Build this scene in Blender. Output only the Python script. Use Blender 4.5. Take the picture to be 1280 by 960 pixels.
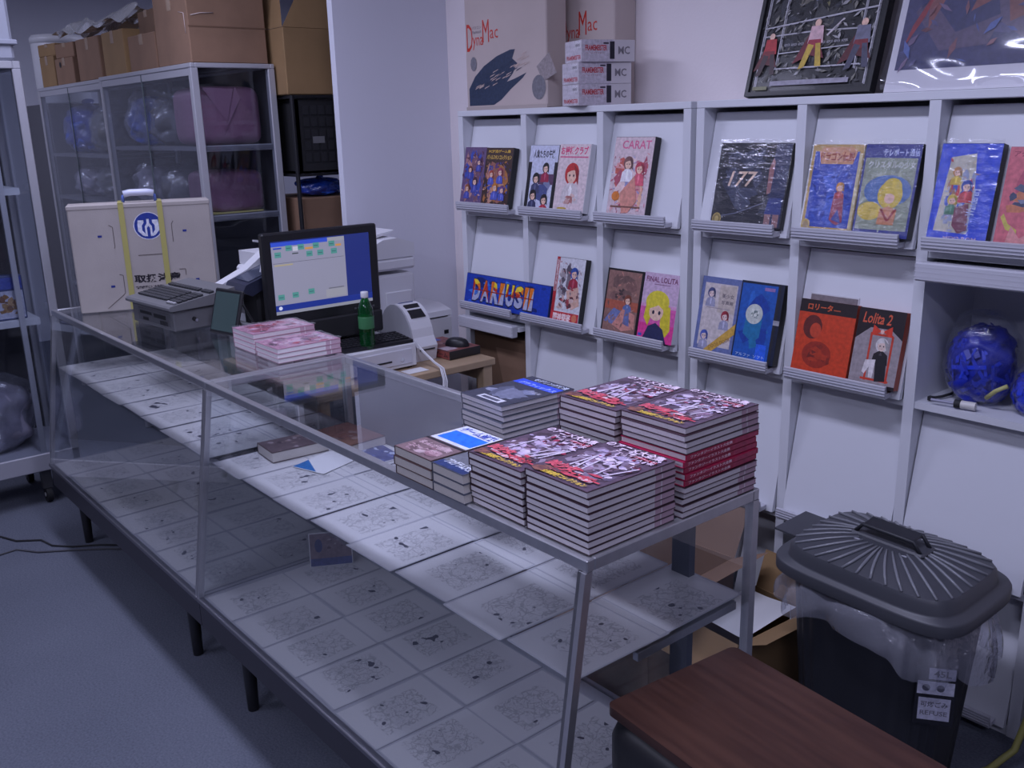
import bpy, math, random
from mathutils import Vector, Matrix
for o in list(bpy.data.objects): bpy.data.objects.remove(o, do_unlink=True)
S = bpy.context.scene
COL = S.collection
PI = math.pi
# ------------------------------------------------------------------ camera
cam_d = bpy.data.cameras.new('camera'); cam = bpy.data.objects.new('camera', cam_d); COL.objects.link(cam)
R3 = Matrix(((0.64134105, 0.7668565, -0.02475398), (-0.18902603, 0.18919114, 0.96357453), (0.74360663, -0.61330076, 0.26629188))).transposed()
cam.matrix_world = Matrix.Translation((0, 0, 1.613)) @ R3.to_4x4()
cam_d.sensor_width = 36.0; cam_d.lens = 1182.17/1280*36.0; cam_d.clip_start = 0.02; cam_d.clip_end = 60
S.camera = cam
# ------------------------------------------------------------------ world, lamps, exposure
W = bpy.data.worlds.new('world'); S.world = W; W.use_nodes = True
W.node_tree.nodes['Background'].inputs[0].default_value = (0.5, 0.5, 0.7, 1); W.node_tree.nodes['Background'].inputs[1].default_value = 0.05
S.view_settings.view_transform = 'Standard'; S.view_settings.look = 'None'
S.view_settings.exposure = 0.48; S.view_settings.gamma = 1.0; S.view_settings.use_curve_mapping = False
CEIL = 2.75
LAMP_COL = (0.690, 0.710, 1.0)
LAMP_SPOTS = [(-1.2, 1.0, 21), (-3.4, 1.0, 17), (-1.2, -1.2, 18), (-3.4, -1.2, 16), (-6.2, 0.4, 15), (0.9, -0.2, 14), (-6.0, 3.2, 11)]
for (x, y, e) in LAMP_SPOTS:
    ld = bpy.data.lights.new('fluorescent_lamp', 'AREA'); ld.shape = 'RECTANGLE'; ld.size = 1.2; ld.size_y = 0.26
    ld.energy = e; ld.color = LAMP_COL
    lo = bpy.data.objects.new('fluorescent_lamp', ld); COL.objects.link(lo); lo.location = (x, y, CEIL-0.075)

# ------------------------------------------------------------------ materials
MC = {}
def mat(name, col, rough=0.6, metal=0.0, spec=0.5, noise=None, bump=None, emit=None, alpha=None):
    """procedural principled; noise=(scale, amount) varies the colour, bump=(scale, strength)"""
    if name in MC: return MC[name]
    m = bpy.data.materials.new(name); m.use_nodes = True; MC[name] = m
    nt = m.node_tree; b = nt.nodes['Principled BSDF']
    b.inputs['Base Color'].default_value = (*col, 1); b.inputs['Roughness'].default_value = rough
    b.inputs['Metallic'].default_value = metal; b.inputs['Specular IOR Level'].default_value = spec
    if alpha is not None: b.inputs['Alpha'].default_value = alpha
    if noise or bump:
        tc = nt.nodes.new('ShaderNodeTexCoord')
    if noise:
        n = nt.nodes.new('ShaderNodeTexNoise'); n.inputs['Scale'].default_value = noise[0]; n.inputs['Detail'].default_value = 5
        nt.links.new(tc.outputs['Object'], n.inputs['Vector'])
        r = nt.nodes.new('ShaderNodeValToRGB'); a = noise[1]
        r.color_ramp.elements[0].position = 0.3; r.color_ramp.elements[1].position = 0.7
        r.color_ramp.elements[0].color = (*[max(0, c*(1-a)) for c in col], 1); r.color_ramp.elements[1].color = (*[min(1, c*(1+a)) for c in col], 1)
        nt.links.new(n.outputs['Fac'], r.inputs['Fac']); nt.links.new(r.outputs['Color'], b.inputs['Base Color'])
    if bump:
        n2 = nt.nodes.new('ShaderNodeTexNoise'); n2.inputs['Scale'].default_value = bump[0]; n2.inputs['Detail'].default_value = 4
        nt.links.new(tc.outputs['Object'], n2.inputs['Vector'])
        bp = nt.nodes.new('ShaderNodeBump'); bp.inputs['Strength'].default_value = bump[1]; bp.inputs['Distance'].default_value = 0.01
        nt.links.new(n2.outputs['Fac'], bp.inputs['Height']); nt.links.new(bp.outputs['Normal'], b.inputs['Normal'])
    if emit:
        b.inputs['Emission Color'].default_value = (*emit[0], 1); b.inputs['Emission Strength'].default_value = emit[1]
    return m
def srgb(r, g, b):
    return tuple(((c/255)/12.92 if c/255 <= 0.04045 else ((c/255+0.055)/1.055)**2.4) for c in (r, g, b))
def glass(name, tint=(0.955, 0.965, 0.975), haze=0.0, ior=1.45, rough=0.0, hazecol=(0.7, 0.7, 0.8), bump=None, stretch=None):
    """thin pane: see-through, Fresnel mirror, optional milky film"""
    if name in MC: return MC[name]
    m = bpy.data.materials.new(name); m.use_nodes = True; MC[name] = m
    nt = m.node_tree; nt.nodes.clear()
    out = nt.nodes.new('ShaderNodeOutputMaterial'); tr = nt.nodes.new('ShaderNodeBsdfTransparent'); gl = nt.nodes.new('ShaderNodeBsdfGlossy')
    fr = nt.nodes.new('ShaderNodeFresnel'); mx = nt.nodes.new('ShaderNodeMixShader')
    tr.inputs[0].default_value = (*tint, 1); gl.inputs['Roughness'].default_value = rough; gl.inputs[0].default_value = (1, 1, 1, 1)
    fr.inputs['IOR'].default_value = ior
    src = tr
    if haze > 0:
        df = nt.nodes.new('ShaderNodeBsdfDiffuse'); df.inputs[0].default_value = (*hazecol, 1)
        m2 = nt.nodes.new('ShaderNodeMixShader'); m2.inputs[0].default_value = haze
        nt.links.new(tr.outputs[0], m2.inputs[1]); nt.links.new(df.outputs[0], m2.inputs[2]); src = m2
    if bump:
        tc = nt.nodes.new('ShaderNodeTexCoord'); n2 = nt.nodes.new('ShaderNodeTexNoise'); n2.inputs['Scale'].default_value = bump[0]; n2.inputs['Detail'].default_value = 4
        if stretch:
            mp = nt.nodes.new('ShaderNodeMapping'); mp.inputs['Scale'].default_value = stretch; nt.links.new(tc.outputs['Object'], mp.inputs[0]); nt.links.new(mp.outputs[0], n2.inputs['Vector'])
        else: nt.links.new(tc.outputs['Object'], n2.inputs['Vector'])
        bp = nt.nodes.new('ShaderNodeBump'); bp.inputs['Strength'].default_value = bump[1]; bp.inputs['Distance'].default_value = 0.02
        nt.links.new(n2.outputs['Fac'], bp.inputs['Height']); nt.links.new(bp.outputs['Normal'], gl.inputs['Normal']); nt.links.new(bp.outputs['Normal'], fr.inputs['Normal'])
    ge = nt.nodes.new('ShaderNodeNewGeometry'); mr = nt.nodes.new('ShaderNodeMapRange')   # same mirror strength on both faces of the pane
    mr.inputs['To Min'].default_value = ior; mr.inputs['To Max'].default_value = 1/ior
    nt.links.new(ge.outputs['Backfacing'], mr.inputs['Value']); nt.links.new(mr.outputs[0], fr.inputs['IOR'])
    nt.links.new(fr.outputs[0], mx.inputs[0]); nt.links.new(src.outputs[0], mx.inputs[1]); nt.links.new(gl.outputs[0], mx.inputs[2])
    nt.links.new(mx.outputs[0], out.inputs[0])
    return m
PMC = {}
def ink(col, rough=0.45, glow=0.0):
    """plain printed colour, sRGB 0-255; glow > 0 for the picture on a lit screen"""
    k = (tuple(col), rough, glow)
    if k not in PMC:
        PMC[k] = mat('print_%d_%d_%d_%d_%d' % (*col, int(rough*100), int(glow*100)), srgb(*col), rough, noise=None if glow else (85, 0.20), emit=(srgb(*col), glow) if glow else None)
    return PMC[k]

# ------------------------------------------------------------------ mesh building
class MB:
    def __init__(s): s.v = []; s.f = []; s.m = []; s.mats = []; s.sm = []
    def mi(s, m):
        if m is None: return 0
        if m not in s.mats: s.mats.append(m)
        return s.mats.index(m)
    def add(s, vs, fs, m=None, M=None, smooth=False):
        b = len(s.v); k = s.mi(m)
        for p in vs:
            p = Vector(p); s.v.append(tuple(M @ p) if M is not None else tuple(p))
        for f in fs: s.f.append(tuple(b+i for i in f)); s.m.append(k); s.sm.append(smooth)
        return s
    def box(s, x0, x1, y0, y1, z0, z1, m=None, M=None, bev=0.0):
        if bev <= 0:
            v = [(x0,y0,z0),(x1,y0,z0),(x1,y1,z0),(x0,y1,z0),(x0,y0,z1),(x1,y0,z1),(x1,y1,z1),(x0,y1,z1)]
            f = [(0,3,2,1),(4,5,6,7),(0,1,5,4),(1,2,6,5),(2,3,7,6),(3,0,4,7)]
            return s.add(v, f, m, M)
        b = min(bev, (x1-x0)/2.01, (y1-y0)/2.01, (z1-z0)/2.01)
        X = (x0, x1); Yy = (y0, y1); Z = (z0, z1); v = []; idx = {}
        for i in (0,1):
            for j in (0,1):
                for k in (0,1):
                    sx = b if i == 0 else -b; sy = b if j == 0 else -b; sz = b if k == 0 else -b
                    idx[i,j,k] = len(v)
                    v += [(X[i], Yy[j]+sy, Z[k]+sz), (X[i]+sx, Yy[j], Z[k]+sz), (X[i]+sx, Yy[j]+sy, Z[k])]
        g = lambda i,j,k,a: idx[i,j,k]+a
        f = []
        f.append((g(0,0,0,0),g(0,0,1,0),g(0,1,1,0),g(0,1,0,0))); f.append((g(1,0,0,0),g(1,1,0,0),g(1,1,1,0),g(1,0,1,0)))
        f.append((g(0,0,0,1),g(1,0,0,1),g(1,0,1,1),g(0,0,1,1))); f.append((g(0,1,0,1),g(0,1,1,1),g(1,1,1,1),g(1,1,0,1)))
        f.append((g(0,0,0,2),g(0,1,0,2),g(1,1,0,2),g(1,0,0,2))); f.append((g(0,0,1,2),g(1,0,1,2),g(1,1,1,2),g(0,1,1,2)))
        for j in (0,1):
            for k in (0,1): f.append((g(0,j,k,1),g(1,j,k,1),g(1,j,k,2),g(0,j,k,2)))
        for i in (0,1):
            for k in (0,1): f.append((g(i,0,k,0),g(i,1,k,0),g(i,1,k,2),g(i,0,k,2)))
        for i in (0,1):
            for j in (0,1): f.append((g(i,j,0,0),g(i,j,1,0),g(i,j,1,1),g(i,j,0,1)))
        for i in (0,1):
            for j in (0,1):
                for k in (0,1): f.append((g(i,j,k,0),g(i,j,k,1),g(i,j,k,2)))
        return s.add(v, f, m, M)
    def prism(s, poly, axis, a, b, m=None, M=None):
        """poly: 2-D points; axis 'x': (y,z), 'y': (x,z), 'z': (x,y); extruded from a to b"""
        n = len(poly)
        def P(p, t): return {'x': (t,p[0],p[1]), 'y': (p[0],t,p[1]), 'z': (p[0],p[1],t)}[axis]
        v = [P(p,a) for p in poly]+[P(p,b) for p in poly]
        f = [tuple(range(n))[::-1], tuple(range(n,2*n))]+[(i,(i+1)%n,n+(i+1)%n,n+i) for i in range(n)]
        return s.add(v, f, m, M)
    def cyl(s, c, r, h, m=None, M=None, n=16, r2=None, axis='z', smooth=True):
        r2 = r if r2 is None else r2; v = []
        def P(x, y, z): return {'z': (c[0]+x,c[1]+y,c[2]+z), 'x': (c[0]+z,c[1]+x,c[2]+y), 'y': (c[0]+x,c[1]+z,c[2]+y)}[axis]
        for k, (rr, z) in enumerate(((r,0),(r2,h))):
            for i in range(n): a = 2*PI*i/n; v.append(P(rr*math.cos(a), rr*math.sin(a), z))
        s.add(v, [(i,(i+1)%n,n+(i+1)%n,n+i) for i in range(n)], m, M, smooth)
        return s.add([v[i] for i in range(2*n)], [tuple(range(n))[::-1], tuple(range(n,2*n))], m, M)
    def lathe(s, prof, c=(0,0,0), m=None, M=None, n=20, sx=1, sy=1):
        v = []; k = len(prof)
        for i in range(n):
            a = 2*PI*i/n
            for (r, z) in prof: v.append((c[0]+r*math.cos(a)*sx, c[1]+r*math.sin(a)*sy, c[2]+z))
        f = []
        for i in range(n):
            j = (i+1) % n
            for t in range(k-1): f.append((i*k+t, j*k+t, j*k+t+1, i*k+t+1))
        f.append(tuple(i*k for i in range(n))[::-1]); f.append(tuple(i*k+k-1 for i in range(n)))
        return s.add(v, f, m, M, True)
    def tube(s, pts, r, m=None, M=None, n=8):
        pts = [Vector(p) for p in pts]; v = []; up = Vector((0,0,1))
        for i, p in enumerate(pts):
            t = (pts[min(i+1,len(pts)-1)]-pts[max(i-1,0)]).normalized()
            a = t.cross(up)
            if a.length < 1e-4: a = t.cross(Vector((1,0,0)))
            a.normalize(); b = a.cross(t).normalized(); rr = r[i] if isinstance(r, (list,tuple)) else r
            for k in range(n): q = 2*PI*k/n; v.append(tuple(p+a*rr*math.cos(q)+b*rr*math.sin(q)))
        f = []
        for i in range(len(pts)-1):
            for k in range(n): f.append((i*n+k, i*n+(k+1)%n, (i+1)*n+(k+1)%n, (i+1)*n+k))
        f.append(tuple(range(n))[::-1]); f.append(tuple(range((len(pts)-1)*n, len(pts)*n)))
        return s.add(v, f, m, M, True)
    def grid(s, nx, ny, fn, m=None, M=None, smooth=True, closed=False):
        v = [fn(i/(nx-1), j/(ny-1)) for j in range(ny) for i in range(nx)]
        f = [(j*nx+i, j*nx+i+1, (j+1)*nx+i+1, (j+1)*nx+i) for j in range(ny-1) for i in range(nx-1)]
        if closed: f += [(j*nx+nx-1, j*nx, (j+1)*nx, (j+1)*nx+nx-1) for j in range(ny-1)]
        return s.add(v, f, m, M, smooth)
    def mesh(s, name, off=(0,0,0)):
        me = bpy.data.meshes.new(name)
        me.from_pydata([(p[0]-off[0],p[1]-off[1],p[2]-off[2]) for p in s.v], [], s.f)
        for m in s.mats: me.materials.append(m)
        me.polygons.foreach_set('material_index', s.m); me.polygons.foreach_set('use_smooth', s.sm)
        me.update(); return me
    def build(s, name, m=None, parent=None, off=None, **kw):
        """off=None: verts are in world space and are moved to the root's frame"""
        if m is not None:
            if s.mats: s.mats = [m if q is None else q for q in s.mats]
            else: s.mats = [m]
        if off is None:
            root = parent
            while root is not None and root.parent is not None: root = root.parent
            off = tuple(root.location) if (root is not None and root.get('worldbuilt')) else (0,0,0)
        o = bpy.data.objects.new(name, s.mesh(name, off)); COL.objects.link(o)
        if parent is not None: o.parent = parent
        for k, val in kw.items(): o[k] = val
        return o
def thing(name, label, cat, loc=(0,0,0), rotz=0.0, group=None, world=False, rot=None):
    o = bpy.data.objects.new(name, None); COL.objects.link(o); o.location = loc
    o.rotation_euler = rot if rot else (0,0,rotz)
    o.empty_display_size = 0.05; o['label'] = label; o['category'] = cat
    if group: o['group'] = group
    if world: o['worldbuilt'] = True
    return o
def tag(o, label, cat, group=None, kind=None):
    o['label'] = label; o['category'] = cat
    if group: o['group'] = group
    if kind: o['kind'] = kind
    return o
def struct(o, label=None, cat=None):
    o['kind'] = 'structure'
    if label: o['label'] = label
    if cat: o['category'] = cat
    return o
def copy_tree(o, parent=None):
    c = o.copy(); COL.objects.link(c)
    if parent is not None: c.parent = parent
    for ch in o.children: copy_tree(ch, c)
    return c
def one(name, label, cat, mb, m=None, group=None, at=None, kind=None):
    """a thing that is one mesh; at = its origin in the world (verts given in the world)"""
    o = mb.build(name, m, None, off=at if at else (0,0,0))
    if at: o.location = at
    return tag(o, label, cat, group, kind)

# ------------------------------------------------------------------ flat print: shapes and lettering on a w x h face
TXT = {}
def text_mesh(s, bold=0.0, shear=0.0):
    k = (s, bold, shear)
    if k in TXT: return TXT[k]
    cu = bpy.data.curves.new('lettering', 'FONT'); cu.body = s; cu.size = 1; cu.resolution_u = 2; cu.offset = bold; cu.shear = shear
    ob = bpy.data.objects.new('lettering', cu); COL.objects.link(ob)
    dg = bpy.context.evaluated_depsgraph_get(); me = bpy.data.meshes.new_from_object(ob.evaluated_get(dg))
    vs = [tuple(v.co) for v in me.vertices]; fs = [tuple(p.vertices) for p in me.polygons]
    bpy.data.objects.remove(ob, do_unlink=True); bpy.data.curves.remove(cu); bpy.data.meshes.remove(me)
    if not vs: vs = [(0,0,0),(1,0,0),(1,1,0)]; fs = [(0,1,2)]
    x0 = min(v[0] for v in vs); x1 = max(v[0] for v in vs); y0 = min(v[1] for v in vs); y1 = max(v[1] for v in vs)
    TXT[k] = ([((v[0]-x0)/(x1-x0), (v[1]-y0)/max(1e-6,(y1-y0))) for v in vs], fs)
    return TXT[k]
class Print:
    """draws in unit coordinates (0..1 across, 0..1 up) of a face w x h; M maps (u, v, out) to the thing's frame"""
    def __init__(s, w, h, M, step=0.000015): s.w = w; s.h = h; s.M = M; s.z = 0.0003; s.step = step; s.b = MB(); s.glow = 0.0
    def up(s): s.z += s.step; return s.z
    def poly(s, pts, col, rough=0.45):
        z = s.up(); pts = [(min(1.0,max(0.0,p[0])), min(1.0,max(0.0,p[1]))) for p in pts]
        s.b.add([(p[0]*s.w, p[1]*s.h, z) for p in pts], [tuple(range(len(pts)))], ink(col, rough, s.glow), s.M); return s
    def rect(s, x0, y0, x1, y1, col, rough=0.45): return s.poly([(x0,y0),(x1,y0),(x1,y1),(x0,y1)], col, rough)
    def ell(s, cx, cy, rx, ry, col, rot=0, n=18, rough=0.45):
        pts = []
        for i in range(n):
            a = 2*PI*i/n; x = rx*math.cos(a)*s.w; y = ry*math.sin(a)*s.h
            pts.append((cx+(x*math.cos(rot)-y*math.sin(rot))/s.w, cy+(x*math.sin(rot)+y*math.cos(rot))/s.h))
        return s.poly(pts, col, rough)
    def line(s, pts, wd, col):
        for (a, b) in zip(pts[:-1], pts[1:]):
            ax, ay, bx, by = a[0]*s.w, a[1]*s.h, b[0]*s.w, b[1]*s.h; L = math.hypot(bx-ax, by-ay) or 1e-6
            nx, ny = -(by-ay)/L*wd/2, (bx-ax)/L*wd/2
            s.poly([((ax+nx)/s.w,(ay+ny)/s.h),((ax-nx)/s.w,(ay-ny)/s.h),((bx-nx)/s.w,(by-ny)/s.h),((bx+nx)/s.w,(by+ny)/s.h)], col)
        return s
    def text(s, t, x0, y0, x1, y1, col, bold=0.0, shear=0.0, rot=0.0):
        vs, fs = text_mesh(t, bold, shear); z = s.up(); out = []
        for (u, v) in vs:
            x = (x0+(x1-x0)*u)*s.w; y = (y0+(y1-y0)*v)*s.h
            if rot:
                cx, cy = x0*s.w, y0*s.h; dx, dy = x-cx, y-cy; x = cx+dx*math.cos(rot)-dy*math.sin(rot); y = cy+dx*math.sin(rot)+dy*math.cos(rot)
            out.append((x, y, z))
        s.b.add(out, fs, ink(col, 0.45, s.glow), s.M); return s
    def busy(s, seed, cols, n, x0=0.03, y0=0.03, x1=0.97, y1=0.97, size=0.12):
        r = random.Random(seed)
        for i in range(n):
            rx = size*r.uniform(0.25, 1)*(x1-x0); ry = size*r.uniform(0.25, 1)*(y1-y0)
            cx = r.uniform(x0+rx, x1-rx); cy = r.uniform(y0+ry, y1-ry); k = r.randint(4, 8); a0 = r.uniform(0, 6)
            pts = [(cx+rx*math.cos(a0+2*PI*j/k)*(0.6 if r.random() < .4 else 1), cy+ry*math.sin(a0+2*PI*j/k)*(0.6 if r.random() < .4 else 1)) for j in range(k)]
            s.poly(pts, r.choice(cols))
        return s
    def grain(s, seed, cols, n, size=0.05, x0=0.03, y0=0.03, x1=0.97, y1=0.97):
        """many small brush marks"""
        r = random.Random(seed); a = s.h/s.w
        for i in range(n):
            c = r.choice(cols); jt = r.choice((-18,-9,0,9,18)); c = tuple(max(0, min(255, k+jt)) for k in c)
            cx = r.uniform(x0, x1); cy = r.uniform(y0, y1); L = size*r.uniform(.4, 1.3); th = r.uniform(0, PI); wd = L*r.uniform(.15, .45)
            dx, dy = math.cos(th)*L, math.sin(th)*L; nx, ny = -math.sin(th)*wd, math.cos(th)*wd
            s.poly([(cx-dx*a, cy-dy), (cx+nx*a, cy+ny), (cx+dx*a, cy+dy), (cx-nx*a, cy-ny)], c)
        return s
    def person(s, cx, cy, q, hair, skin, cloth, low=None):
        """head-and-shoulders figure, q = head height in face heights"""
        a = s.h/s.w; hw = q*a*0.46
        s.ell(cx, cy-0.05*q, hw*1.25, q*0.62, hair)
        s.poly([(cx-hw*1.6, cy-q*1.7), (cx-hw*1.35, cy-q*0.85), (cx-hw*0.4, cy-q*0.55), (cx+hw*0.4, cy-q*0.55), (cx+hw*1.35, cy-q*0.85), (cx+hw*1.6, cy-q*1.7)], cloth)
        s.ell(cx, cy-q*0.12, hw*0.82, q*0.46, skin)
        s.poly([(cx-hw*0.95, cy-q*0.02), (cx-hw*0.85, cy+q*0.42), (cx, cy+q*0.56), (cx+hw*0.85, cy+q*0.42), (cx+hw*0.95, cy-q*0.02), (cx+hw*0.35, cy+q*0.16), (cx-hw*0.2, cy+q*0.12)], hair)
        s.poly([(cx-hw*.3,cy-q*.9),(cx,cy-q*.62),(cx+hw*.3,cy-q*.9),(cx+hw*.1,cy-q*1.5),(cx-hw*.1,cy-q*1.5)], tuple(min(255,c+40) for c in cloth))
        s.poly([(cx+hw*.2,cy+q*.5),(cx+hw*1.2,cy+q*.1),(cx+hw*1.3,cy-q*.7),(cx+hw*1.0,cy-q*.5)], tuple(int(c*.75) for c in hair))
        for e in (-1, 1): s.ell(cx+e*hw*0.36, cy-q*0.14, hw*0.13, q*0.07, (40,30,50), n=8)
        s.rect(cx-hw*0.14, cy-q*0.40, cx+hw*0.14, cy-q*0.38, (170,70,70))
        return s
    def build(s, name, parent, label=None):
        o = s.b.build(name, None, parent, off=(0,0,0))
        if label: o['label'] = label
        return o
def frame_mat(o, u, v):
    """matrix mapping (u,v,out) to space: o origin, u and v unit axes"""
    u = Vector(u); v = Vector(v); n = u.cross(v)
    return Matrix(((u[0],v[0],n[0],o[0]),(u[1],v[1],n[1],o[1]),(u[2],v[2],n[2],o[2]),(0,0,0,1)))
# ================================================================== palette
WALL = mat('wall_paint', (0.84,0.77,0.78), 0.75, bump=(90,0.08))
WALL2 = mat('partition_paint', (0.70,0.705,0.79), 0.6, bump=(60,0.05))
SHELF = mat('shelf_white', (0.66,0.67,0.72), 0.45)
SHELF_IN = mat('shelf_inside', (0.62,0.63,0.68), 0.5)
ALU = mat('aluminium', (0.50,0.50,0.53), 0.30, 0.72, noise=(40,0.06))
ALU_D = mat('dark_aluminium', (0.20,0.20,0.23), 0.38, 0.7)
BASE_D = mat('case_base_dark', (0.035,0.034,0.045), 0.45)
BLACK = mat('black_plastic', (0.012,0.012,0.015), 0.4)
BLACKM = mat('black_matte', (0.015,0.015,0.018), 0.7)
GLASS = glass('case_glass')
GLASS_S = glass('shelf_glass', (0.93,0.95,0.96))
GLASS_C = glass('cabinet_glass', (0.90,0.92,0.95), haze=0.006, ior=1.33, hazecol=(0.4,0.42,0.5))
CARTON = mat('carton_brown', (0.23,0.135,0.085), 0.85, noise=(6,0.12), bump=(150,0.05))
CARTON_K = mat('carton_kraft', (0.27,0.165,0.075), 0.85, noise=(6,0.10), bump=(150,0.05))
CARTON_D = mat('carton_dark', (0.15,0.085,0.05), 0.9, noise=(8,0.15))
TAPE = mat('packing_tape', (0.34,0.24,0.16), 0.25)
WHITE_P = mat('white_plastic', (0.68,0.68,0.72), 0.4)
GREY_P = mat('grey_plastic', (0.115,0.115,0.125), 0.5, noise=(30,0.06))
PAPER = mat('paper_white', (0.72,0.72,0.74), 0.8)

# ================================================================== the room
def floor_mat():
    m = bpy.data.materials.new('blue_grey_carpet'); m.use_nodes = True; nt = m.node_tree; b = nt.nodes['Principled BSDF']
    b.inputs['Roughness'].default_value = 0.9; b.inputs['Specular IOR Level'].default_value = 0.15
    tc = nt.nodes.new('ShaderNodeTexCoord')
    n = nt.nodes.new('ShaderNodeTexNoise'); n.inputs['Scale'].default_value = 160; n.inputs['Detail'].default_value = 6
    n2 = nt.nodes.new('ShaderNodeTexNoise'); n2.inputs['Scale'].default_value = 2.2; n2.inputs['Detail'].default_value = 3
    mx = nt.nodes.new('ShaderNodeMath'); mx.operation = 'MULTIPLY_ADD'; mx.inputs[1].default_value = 0.75
    nt.links.new(tc.outputs['Object'], n.inputs['Vector']); nt.links.new(tc.outputs['Object'], n2.inputs['Vector'])
    sc = nt.nodes.new('ShaderNodeMath'); sc.operation = 'MULTIPLY'; sc.inputs[1].default_value = 0.25
    nt.links.new(n2.outputs['Fac'], sc.inputs[0]); nt.links.new(n.outputs['Fac'], mx.inputs[0]); nt.links.new(sc.outputs[0], mx.inputs[2])
    r = nt.nodes.new('ShaderNodeValToRGB'); r.color_ramp.elements[0].position = 0.3; r.color_ramp.elements[1].position = 0.7
    r.color_ramp.elements[0].color = (0.088,0.098,0.128,1); r.color_ramp.elements[1].color = (0.158,0.170,0.215,1)
    nt.links.new(mx.outputs[0], r.inputs['Fac']); nt.links.new(r.outputs['Color'], b.inputs['Base Color'])
    bp = nt.nodes.new('ShaderNodeBump'); bp.inputs['Strength'].default_value = 0.5; bp.inputs['Distance'].default_value = 0.004
    nt.links.new(n.outputs['Fac'], bp.inputs['Height']); nt.links.new(bp.outputs['Normal'], b.inputs['Normal'])
    return m
XL, XR, YF, YB, YB2 = -8.2, 2.4, -3.2, 2.69, 4.4
struct(MB().box(XL,XR,YF,YB2,-0.1,0.0).build('floor', floor_mat()), 'blue grey short pile carpet floor')
struct(MB().box(XL,XR,YF,YB2,CEIL,CEIL+0.1).build('ceiling', mat('ceiling_white', (0.7,0.69,0.72), 0.8)), 'white ceiling')
struct(MB().box(-3.66,XR,YB,YB+0.1,0,CEIL).build('wall_back', WALL), 'pale lavender wall behind the white display shelving')
struct(MB().box(-3.70,-3.66,2.11,YB2,0,CEIL).build('wall_partition', WALL2), 'pale blue white partition wall end beside the copier')
struct(MB().box(XL-0.1,XL,YF,YB2,0,CEIL).build('wall_left', WALL2), 'far wall at the left of the room')
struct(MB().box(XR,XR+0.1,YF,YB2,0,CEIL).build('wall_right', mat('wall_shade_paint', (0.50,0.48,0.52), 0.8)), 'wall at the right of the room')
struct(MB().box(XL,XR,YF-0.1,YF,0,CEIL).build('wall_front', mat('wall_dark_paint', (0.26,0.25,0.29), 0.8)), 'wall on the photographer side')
struct(MB().box(XL,-3.70,YB2,YB2+0.1,0,CEIL).build('wall_far', WALL2), 'far wall behind the racks')
for k, (x, y, e) in enumerate(LAMP_SPOTS):
    t = thing('ceiling_light', 'fluorescent ceiling fitting number %s' % ('one two three four five six seven'.split()[k]), 'light', (x,y,CEIL), world=True, group='fluorescent ceiling fittings')
    t['label'] = 'white fluorescent ceiling fitting out of view above the shop'
    MB().box(x-.63,x+.63,y-.16,y+.16,CEIL-.06,CEIL).build('housing', WHITE_P, t)
    for d in (-.08,.08):
        MB().cyl((x-.58,y+d,CEIL-.062),.008,1.16,axis='x',n=8).build('tube', mat('tube_glow', (0.9,0.9,1), 0.3, emit=(LAMP_COL,3.0)), t)
# ================================================================== white display shelving (two units of three bays)
Y0 = 2.386            # front plane
TOPZ = 1.663
ROWB = [1.270, 0.862, 0.415, 0.03]      # underside of each row of flaps
ROWT = [1.640, 1.250, 0.842, 0.395]     # top of each row
TIL = 0.058; OUT = 0.016
def flap(parent, x0, x1, r):
    """a sloping display flap with a ribbed ledge along its foot"""
    zt, zb = ROWT[r], ROWB[r]
    b = MB().prism([(Y0+TIL,zt-.012),(Y0+TIL+.012,zt-.012),(Y0-OUT+.014,zb),(Y0-OUT-.002,zb)], 'x', x0, x1)
    fl = b.build('flap', SHELF, parent)
    lz = zb+0.006
    l = MB().prism([(Y0-OUT+.002,lz),(Y0-.052,lz-.002),(Y0-.058,lz+.032),(Y0-.050,lz+.034),(Y0-.046,lz+.010),(Y0-OUT-.001,lz+.014)], 'x', x0+.004, x1-.022)
    for g in (.008,.016,.024): l.box(x0+.004,x1-.022,Y0-.0585-.0003*g,Y0-.050,lz+g-.001,lz+g+.001, mat('shelf_groove', (0.5,0.5,0.56), 0.5))
    l.build('ledge', mat('shelf_ledge', (0.74,0.75,0.80), 0.4), fl)
    return fl
def raised_flap(parent, x0, x1, r):
    zt = ROWT[r]
    fl = MB().box(x0,x1,Y0-.030,Y0+.25,zt-.030,zt-.014).build('flap', SHELF, parent)
    l = MB().box(x0-.004,x1-.006,Y0-.062,Y0-.030,zt-.052,zt-.004, bev=.004)
    for g in (-.040,-.028,-.016): l.box(x0-.004,x1-.006,Y0-.0625,Y0-.058,zt+g-.001,zt+g+.001, mat('shelf_groove', (0.5,0.5,0.56), 0.5))
    l.build('ledge', mat('shelf_ledge', (0.74,0.75,0.80), 0.4), fl)
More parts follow.
